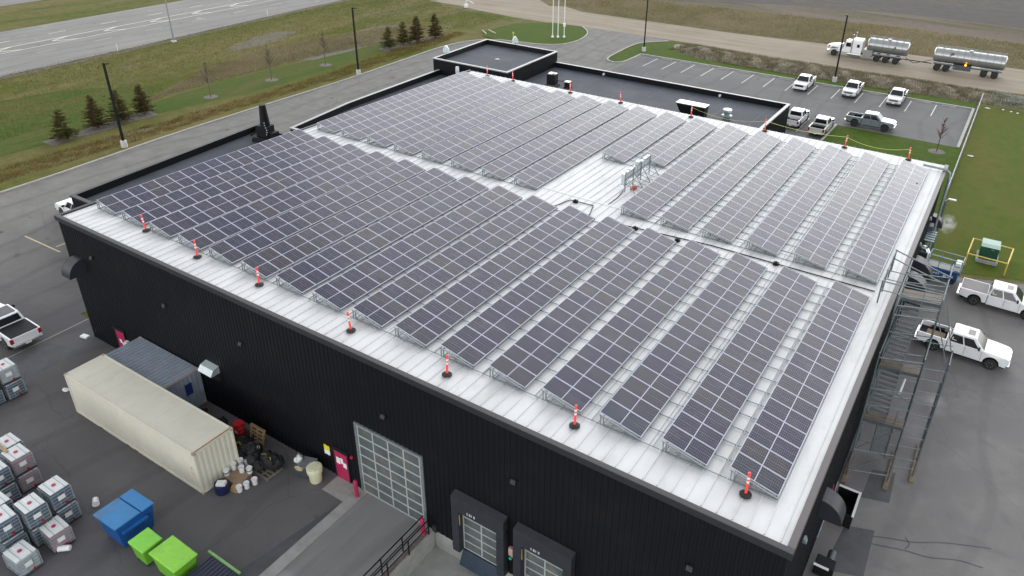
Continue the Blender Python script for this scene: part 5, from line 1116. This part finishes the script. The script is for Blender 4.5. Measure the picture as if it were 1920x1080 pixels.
mesh_fence('long chain link fence running straight back from the warehouse corner to the dirt road', (47.95, 46.5), (47.95, 99.3), wires=.3, step=3.2, top=.05)
mesh_fence('green grey chain link fence crossing the far end of the side lawn', (49.0, 101.3), (62, 99.2), wires=.2, step=2.6, mid=True, mat=pm('fence_green', (.22, .30, .25), .5, .3, var=.15))
mesh_fence('second loose fence panel lying behind the lawn fence', (51.0, 103.0), (62, 102.2), h=1.2, wires=.25, mid=True)
for k, (x, y, lab) in enumerate(((49.0, 98.8, 'white utility cover at the far lawn corner by the fence end'), (50.9, 99.3, 'small pale stone under the lawn fence, left of three'), (51.9, 99.0, 'small pale stone under the lawn fence, middle of three'), (52.7, 98.7, 'small pale stone under the lawn fence, right of three'), (48.9, 76.5, 'pale flat cover lying in the side lawn beside the long fence'))):
    m = MB(); lump(m, (0, 0, 0), (.35 if k in (0, 4) else .16, .2, .12), k+5); o = m.build('stone' if 0 < k < 4 else 'utility_cover', white_plastic, smooth=True); o.location = (x, y, 0); tag(o, lab, 'stone' if 0 < k < 4 else 'cover')

# ------------------------------------------------------------------ poles
def lot_lamp():
    t = thing('lamp_post', '', 'street lamp', (0, 0, 0), 0, 'black lamp posts on white concrete bases')
    m = MB(); m.lathe([(.01, 0), (.34, 0), (.33, .75), (.3, .78), (.01, .78)], 20); m.build('base', pm('white_concrete', (.55, .55, .54), .8, var=.08, dirt=(.35, .34, .32), dirt_amt=.4), t, smooth=True)
    m = MB(); m.hexa([(-.11, -.11, .78), (.11, -.11, .78), (.11, .11, .78), (-.11, .11, .78)], [(-.095, -.095, 9.6), (.095, -.095, 9.6), (.095, .095, 9.6), (-.095, .095, 9.6)]); m.build('pole', black_plastic, t)
    m = MB(); m.box(-.1, -.06, 9.6, .65, .06, 9.68); m.box(.1, -.16, 9.57, .7, .16, 9.66); m.build('lamp_head', black_plastic, t, bevel=.01)
    return t
lp = lot_lamp()
for k, (x, y, rz, s_, lab) in enumerate(((-33.0, 22.4, .1, 1, 'black lamp post on white base beside the drive, nearest the left'), (-33.3, 59.6, .1, 1.03, 'black lamp post on white base beside the drive near the second spruce group'), (-4.6, 99.3, -1.2, 1, 'black lamp post on white base on the corner lawn by the entrance'), (27.74, 99.6, -1.6, 1.06, 'black lamp post on white base behind the three white pickups'))):
    o = lp if k == 0 else copy_tree(lp); o.location = (x, y, .0); o.rotation_euler = (0, 0, rz); o.scale = (1, 1, s_); o['label'] = lab
t = thing('highway_lamp', 'tall slim grey steel lamp post standing at the highway edge', 'street lamp', (-73.3, 55.9, 0), 0)
m = MB(); m.cyl((0, 0, 0), (0, 0, 12), .13, 10, .07); m.build('pole', galv, t, smooth=True); m = MB(); m.cyl((0, 0, 11.9), (-2.2, 0, 12.5), .05, 8); m.build('arm', galv, t); m = MB(); m.box(-2.9, -.14, 12.4, -2.2, .14, 12.55); m.build('lamp_head', galv, t); m = MB(); m.box(-.35, -.35, 0, .35, .35, .25); m.build('base', pm('white_concrete', (.55, .55, .54), .8), t)
fp0 = thing('flagpole', '', 'flagpole', (0, 0, 0), 0, 'white flagpoles on the entrance lawn')
m = MB(); m.cyl((0, 0, .2), (0, 0, 12), .085, 12, .05); m.build('pole', white_paint, fp0, smooth=True); m = MB(); m.lathe([(.01, 0), (.22, 0), (.26, .15), (.2, .3), (.01, .38)], 16); m.build('base', white_paint, fp0, smooth=True)
for k, (x, y, lab) in enumerate(((-22.79, 98.5, 'leftmost of the three white flagpoles on the entrance lawn'), (-22.0, 99.1, 'middle one of the three white flagpoles on the entrance lawn'), (-21.09, 99.8, 'rightmost white flagpole, with a small white box on its shaft'))):
    o = fp0 if k == 0 else copy_tree(fp0); o.location = (x, y, .06); o['label'] = lab
    if k == 2: m = MB(); m.box(-.18, -.15, 2.0, .18, .15, 2.55); m.build('box', white_paint, o)
for k, (x, y, lab) in enumerate(((-75.04, 46.9, 'short white delineator post at the highway edge, nearer one'), (-78.4, 80.0, 'short white delineator post at the highway edge, farther one'))):
    m = MB(); m.hexa([(-.05, -.03, 0), (.05, -.03, 0), (.05, .03, 0), (-.05, .03, 0)], [(-.045, -.02, 1.15), (.045, -.02, 1.15), (.045, .02, 1.15), (-.045, .02, 1.15)]); o = m.build('marker_post', white_plastic); o.location = (x, y, 0); tag(o, lab, 'marker post', 'highway marker posts')
t = thing('hydrant', 'small yellow hydrant post on the entrance lawn behind the raised block', 'hydrant', (-28.4, 93.9, .06), 0)
m = MB(); m.lathe([(.01, 0), (.1, 0), (.08, .15), (.08, .7), (.14, .75), (.14, .95), (.05, 1.1), (.01, 1.12)], 12); m.build('body', pm('hydrant_yellow', (.6, .62, .12), .5), t, smooth=True); m = MB(); m.cyl((-.22, 0, .85), (.22, 0, .85), .07, 8); m.build('nozzle', pm('hydrant_yellow', (.6, .62, .12), .5), t)
for k, (a_, b_, lab) in enumerate((((-36.4, 95.2), (-34.0, 93.2), 'grey timber beam lying in the grass beside the entrance lawn, left one'), ((-35.7, 96.2), (-32.9, 94.6), 'grey timber beam lying in the grass beside the entrance lawn, right one'))):
    m = MB(); m.bar((*a_, .12), (*b_, .12), .22, .2); o = m.build('timber_beam', pm('pale_timber', (.4, .36, .3), .8, var=.2)); tag(o, lab, 'timber', 'timber beams in the grass')
t = thing('wellhead', 'small white pump stand far off beside the gravel turning area', 'pump', (-52.9, 111.6, 0), 0)
m = MB(); m.box(-.3, -.3, 0, .3, .3, .7); m.build('body', white_plastic, t); m = MB(); m.tube([(0, 0, .7), (0, 0, 1.4), (.9, .3, 1.4), (1.6, .5, .9)], .08, 6); m.build('pipe', white_plastic, t)

# ------------------------------------------------------------------ trees and plants
needle = blades_mat('spruce_needles', [(.08, .092, .03), (.15, .14, .05), (.2, .16, .07)], 1.2)
needle2 = blades_mat('spruce_needles_brown', [(.08, .078, .028), (.15, .118, .045), (.2, .145, .07)], 1.2)
def tris(mb_name, V, mat, parent=None):
    n = len(V)//3; me = bpy.data.meshes.new(mb_name); me.vertices.add(len(V)); me.vertices.foreach_set('co', np.asarray(V, dtype=np.float32).ravel())
    me.loops.add(len(V)); me.loops.foreach_set('vertex_index', np.arange(len(V), dtype=np.int32)); me.polygons.add(n)
    me.polygons.foreach_set('loop_start', np.arange(0, len(V), 3, dtype=np.int32)); me.polygons.foreach_set('loop_total', np.full(n, 3, dtype=np.int32)); me.update(calc_edges=True)
    me.materials.append(mat); o = bpy.data.objects.new(mb_name, me); COL.objects.link(o)
    if parent: o.parent = parent
    return o
def spruce(seed, h=3.9, rad=1.35, mat=needle):
    r = np.random.default_rng(seed); t = thing('spruce_tree', '', 'tree', (0, 0, 0), 0, 'spruce trees beside the drive')
    m = MB(); m.cyl((0, 0, 0), (0, 0, h), .07, 7, .012); m.build('trunk', bark, t)
    V = []; z = .35; br = MB()
    while z < h*.98:
        f = 1-z/h; n = int(6+5*f)
        for i in range(n):
            a = r.uniform(0, 2*PI); L = rad*(f**.8)*r.uniform(.6, 1.15)+.06; dz = -.12*L+r.uniform(-.1, .1); d = np.array([math.cos(a), math.sin(a), 0])
            br.bar((0, 0, z), (d[0]*L*.9, d[1]*L*.9, z+dz*.6+.1*L), .018)
            k = int(15*L)+5
            for q in range(k):
                t_ = r.uniform(.12, 1); p = d*L*t_+np.array([0, 0, z+dz*t_*.6+.12*L*t_]); side = np.array([-d[1], d[0], 0])*r.choice([-1, 1]); w = .3*(1.1-t_)*L**.5+.1
                for _ in range(2):
                    tip = p+side*w*r.uniform(.5, 1)+d*r.uniform(.05, .22)+np.array([0, 0, r.uniform(-.13, .05)]); th = r.uniform(.035, .07); o_ = np.array([d[0]*th, d[1]*th, r.uniform(-.03, .05)])
                    V += [p-o_, p+o_, tip]
        z += r.uniform(.13, .22)
    for q in range(30): V += [np.array([r.uniform(-.03, .03), 0, h*.9+q*.012]), np.array([0, .03, h*.9+q*.013]), np.array([r.uniform(-.12, .12), r.uniform(-.12, .12), h*.92+q*.014])]
    br.build('branches', bark, t); tris('crown', V, mat, t); return t
sa, sb = spruce(1, 3.9, 1.75), spruce(2, 4.3, 1.8, needle2)
spots = [(-40.66, 19.9, 1.0, 'a', 'first spruce of the left group, nearest the left frame edge'), (-41.6, 24.2, .95, 'b', 'second spruce of the left group, behind the lamp post'), (-41.5, 27.2, 1.0, 'a', 'third spruce of the left group, right of the lamp post'), (-42.3, 30.7, .92, 'b', 'fourth spruce of the left group, farthest from the frame edge'),
         (-41.2, 74.8, .95, 'a', 'leftmost spruce of the far group above the drive'), (-41.3, 78.6, .95, 'a', 'second spruce from the left in the far group'), (-40.5, 81.3, 1.1, 'b', 'tallest spruce, third in the far group'), (-40.1, 85.8, 1.0, 'b', 'brownish spruce at the right end of the far group')]
used = set()
for k, (x, y, s_, w_, lab) in enumerate(spots):
    src = sa if w_ == 'a' else sb
    o = src if w_ not in used else copy_tree(src); used.add(w_); o.location = (x, y, 0); o.rotation_euler = (0, 0, k*1.7); o.scale = (s_*1.0, s_*1.0, s_*(.97+.05*(k % 3))); o['label'] = lab
def sapling(seed, h, label, loc, spread=.35, barkm=bark, n=44, name='bare_sapling'):
    r = random.Random(seed); t = thing(name, label, 'tree', loc, 0, 'bare saplings'); m = MB(); m.cyl((0, 0, 0), (0, 0, h*.95), .07, 7, .02); m.build('trunk', barkm, t)
    m = MB()
    for k in range(n):
        z = h*r.uniform(.35, .95); a = r.uniform(0, 6.3); L = h*spread*r.uniform(.4, 1)*(1.15-z/h); p0 = Vector((0, 0, z)); p1 = p0+Vector((math.cos(a)*L*.55, math.sin(a)*L*.55, L*.8)); m.cyl(p0, p1, .035, 4, .015)
        for q in range(3): a2 = a+r.uniform(-1, 1); p2 = p0.lerp(p1, r.uniform(.4, 1)); m.cyl(p2, p2+Vector((math.cos(a2)*L*.3, math.sin(a2)*L*.3, L*.35)), .018, 3, .01)
    m.build('crown', barkm, t)
    m = MB(); m.lathe([(.01, .05), (.75, .03), (.95, .0)], 18, (0, 0, 0)); 
    m.build('mulch_ring', mulch, t); return t
sapling(1, 5.0, 'bare sapling in a mulch ring, leftmost of three on the mown strip', (-41.41, 39.8, 0))
sapling(2, 5.2, 'bare sapling in a mulch ring, middle of three on the mown strip', (-41.45, 50.1, 0))
sapling(3, 5.4, 'bare sapling in a mulch ring, rightmost of three on the mown strip', (-41.43, 60.6, 0))
sapling(4, 4.2, 'reddish bare sapling on the small lawn behind the warehouse', (45.3, 75.7, .06), .4, pm('red_bark', (.13, .06, .06), .8, var=.2), 34)
m = MB()
for (x0, y0, x1, y1, w) in ((-41.0, 18, -41.6, 31.5, 2.2), (-41.2, 73, -40.2, 87, 2.0)):
    pts = [(x0+(x1-x0)*i/8, y0+(y1-y0)*i/8) for i in range(9)]; L = [(p[0]-w/2*(1+.25*math.sin(i*2.1)), p[1]) for i, p in enumerate(pts)]; R2 = [(p[0]+w/2*(1+.25*math.cos(i*1.7)), p[1]) for i, p in enumerate(pts)]; m.sheet(L+R2[::-1], -.005)
struct(m.build('mulch_bed', mulch))
def blades(name, region, count, h, w, mat, label, lean=.35, seed=0, clump=0):
    r = np.random.default_rng(seed); pts = region(r, count); n = len(pts)
    if clump: pts = np.repeat(pts, clump, 0)+r.normal(0, .12, (n*clump, 2)); n = len(pts)
    a = r.uniform(0, 2*PI, n); hh = h*r.uniform(.45, 1.2, n); ww = w*r.uniform(.6, 1.3, n); V = np.zeros((n, 3, 3))
    V[:, 0, 0] = pts[:, 0]-np.cos(a)*ww/2; V[:, 0, 1] = pts[:, 1]-np.sin(a)*ww/2; V[:, 1, 0] = pts[:, 0]+np.cos(a)*ww/2; V[:, 1, 1] = pts[:, 1]+np.sin(a)*ww/2
    V[:, 2, 0] = pts[:, 0]+r.normal(0, lean, n)*hh; V[:, 2, 1] = pts[:, 1]+r.normal(0, lean, n)*hh; V[:, 2, 2] = hh; V[:, :2, 2] = -.03
    return stuff(tris(name, V.reshape(-1, 3), mat), label, 'grass')
def inpoly(P, poly):
    x, y = P[:, 0], P[:, 1]; c = np.zeros(len(P), bool); n = len(poly)
    for i in range(n):
        x1, y1 = poly[i]; x2, y2 = poly[(i+1) % n]; cond = ((y1 > y) != (y2 > y)); t_ = (x2-x1)*(y-y1)/((y2-y1) if y2 != y1 else 1e-9)+x1; c ^= cond & (x < t_)
    return c
def polyreg(poly):
    P = np.array(poly); lo, hi = P.min(0), P.max(0)
    def f(r, n):
        q = r.uniform(lo, hi, (int(n), 2)); return q[inpoly(q, poly)]
    return f
def clumpy(reg, k, amt=.5):
    def f(r, n):
        q = reg(r, n); ph = r.uniform(0, 6, (k, 3)); v = sum(np.sin(q[:, 0]*(.3+.5*p[0])+p[1])*np.sin(q[:, 1]*(.3+.5*p[2])+p[0]) for p in ph)/k; return q[v > r.uniform(-amt, amt*.7, len(q))]
    return f
reed = blades_mat('reed_blades', [(.11, .10, .03), (.19, .13, .045), (.25, .19, .09)], .35)
ditchp = [(-37.2, 0), (-33.4, 0), (-33.7, 25), (-34.4, 40), (-34.3, 55), (-35.6, 72), (-36.4, 82), (-37.7, 92), (-40, 92), (-39.8, 75), (-37.8, 58), (-37.4, 47), (-37.6, 30), (-37.6, 15)]
blades('reeds', clumpy(polyreg(ditchp), 6), 45000, .4, .05, reed, 'band of brown reeds and dry grass in the ditch along the drive', seed=3)
bermm = blades_mat('berm_weeds', [(.09, .088, .04), (.17, .15, .09), (.26, .225, .165)], .5)
bermp = [(-1, 103.8), (4, 101.2), (11, 99.6), (20, 99.3), (36, 99.4), (47.6, 100.9), (62, 104), (62, 108.8), (47.5, 108.3), (20, 108.3), (0, 109.8)]
a = MB(); nx = 90; ny = 14; vs = []
for i in range(nx+1):
    for j in range(ny+1):
        x = -3+i*66/nx; f = j/ny; y0_ = np.interp(x, [-3, 4, 11, 20, 47, 63], [105, 101.2, 99.8, 99.4, 101, 104]); y = y0_+(109.0-y0_)*f
        z = -.02+(.55+.15*math.sin(x*.37)+.12*math.sin(x*1.3+f*5))*math.sin(PI*f)**1.2*min(1, (i+.01)/6)*random.uniform(.85, 1.1); vs.append((x, y, z))
a.add(vs, [(i*(ny+1)+j, (i+1)*(ny+1)+j, (i+1)*(ny+1)+j+1, i*(ny+1)+j+1) for i in range(nx) for j in range(ny)])
berm = struct(a.build('earth_berm', pm('berm_soil', (.26, .225, .165), .95, var=.3, scale=1.2, fine=.4, dirt=(.13, .12, .06), dirt_amt=.8, dirt_scale=.6, bmp=.6), smooth=True))
def bermz(x, y):
    y0_ = np.interp(x, [-3, 4, 11, 20, 47, 63], [105, 101.2, 99.8, 99.4, 101, 104]); f = np.clip((y-y0_)/(109-y0_), 0, 1); return (.55+.15*np.sin(x*.37))*np.sin(PI*f)**1.2*.9
o = blades('weeds', clumpy(polyreg(bermp), 7, .7), 70000, .38, .06, bermm, 'grey brown weeds covering the earth berm between parking lot and dirt road', lean=.5, seed=5)
co = np.zeros(len(o.data.vertices)*3, np.float32); o.data.vertices.foreach_get('co', co); co = co.reshape(-1, 3); base = co.reshape(-1, 3, 3)[:, 0, :2]; co.reshape(-1, 3, 3)[:, :, 2] += bermz(base[:, 0], base[:, 1])[:, None]; o.data.vertices.foreach_set('co', co.ravel()); o.data.update()
tall = blades_mat('tall_grass', [(.13, .13, .045), (.24, .2, .105), (.32, .27, .165)], .12)
blades('tall_grass', clumpy(polyreg([(-62, 128), (-41, 130), (-30, 124.6), (4, 124.4), (20, 126.2), (52, 128), (90, 131), (90, 147), (28, 150), (4, 148), (-19, 146), (-60, 146)]), 8, 1.2), 90000, .45, .08, tall, 'pale dry tall grass filling the field beyond the dirt road', seed=6)
blades('dry_grass', polyreg(tanp), 30000, .4, .06, tall, 'pale tan tall grass band behind the bare saplings', seed=9)
low = blades_mat('verge_blades', [(.07, .088, .014), (.12, .125, .027), (.2, .165, .075)], .08)
blades('verge_grass', clumpy(polyreg([(-74, 10), (-46, 10), (-47, 40), (-47.5, 70), (-46, 88), (-40, 96), (-40, 108), (-58, 110), (-80, 128), (-78, 82), (-75.5, 50)]), 8, 1.3), 110000, .16, .07, low, 'mixed green and tan rough grass between the highway and the drive', seed=7)
# steam
vm = bpy.data.materials.new('steam'); vm.use_nodes = True; nt = vm.node_tree; nt.nodes.clear()
vo_ = nt.nodes.new('ShaderNodeVolumePrincipled'); out = nt.nodes.new('ShaderNodeOutputMaterial'); nt.links.new(vo_.outputs[0], out.inputs['Volume']); vo_.inputs['Color'].default_value = (.95, .95, .95, 1)
v = coords(nt); nz = noise(nt, v, 2.2, 4, .6); gr = nt.nodes.new('ShaderNodeTexGradient'); gr.gradient_type = 'SPHERICAL'; nt.links.new(v, gr.inputs[0])
nt.links.new(mth(nt, 'MULTIPLY', mth(nt, 'MULTIPLY', gr.outputs['Fac'], mth(nt, 'MAXIMUM', mth(nt, 'SUBTRACT', nz, .42), 0)), 8.0), vo_.inputs['Density'])
m = MB(); m.lathe([(.01, -1), (.5, -.87), (.87, -.5), (1, 0), (.87, .5), (.5, .87), (.01, 1)], 16); o = m.build('steam', vm); o.location = (49.0, 47.3, 3.2); o.scale = (.8, 1.5, .8); stuff(o, 'small puff of white steam drifting over the side lawn', 'steam')
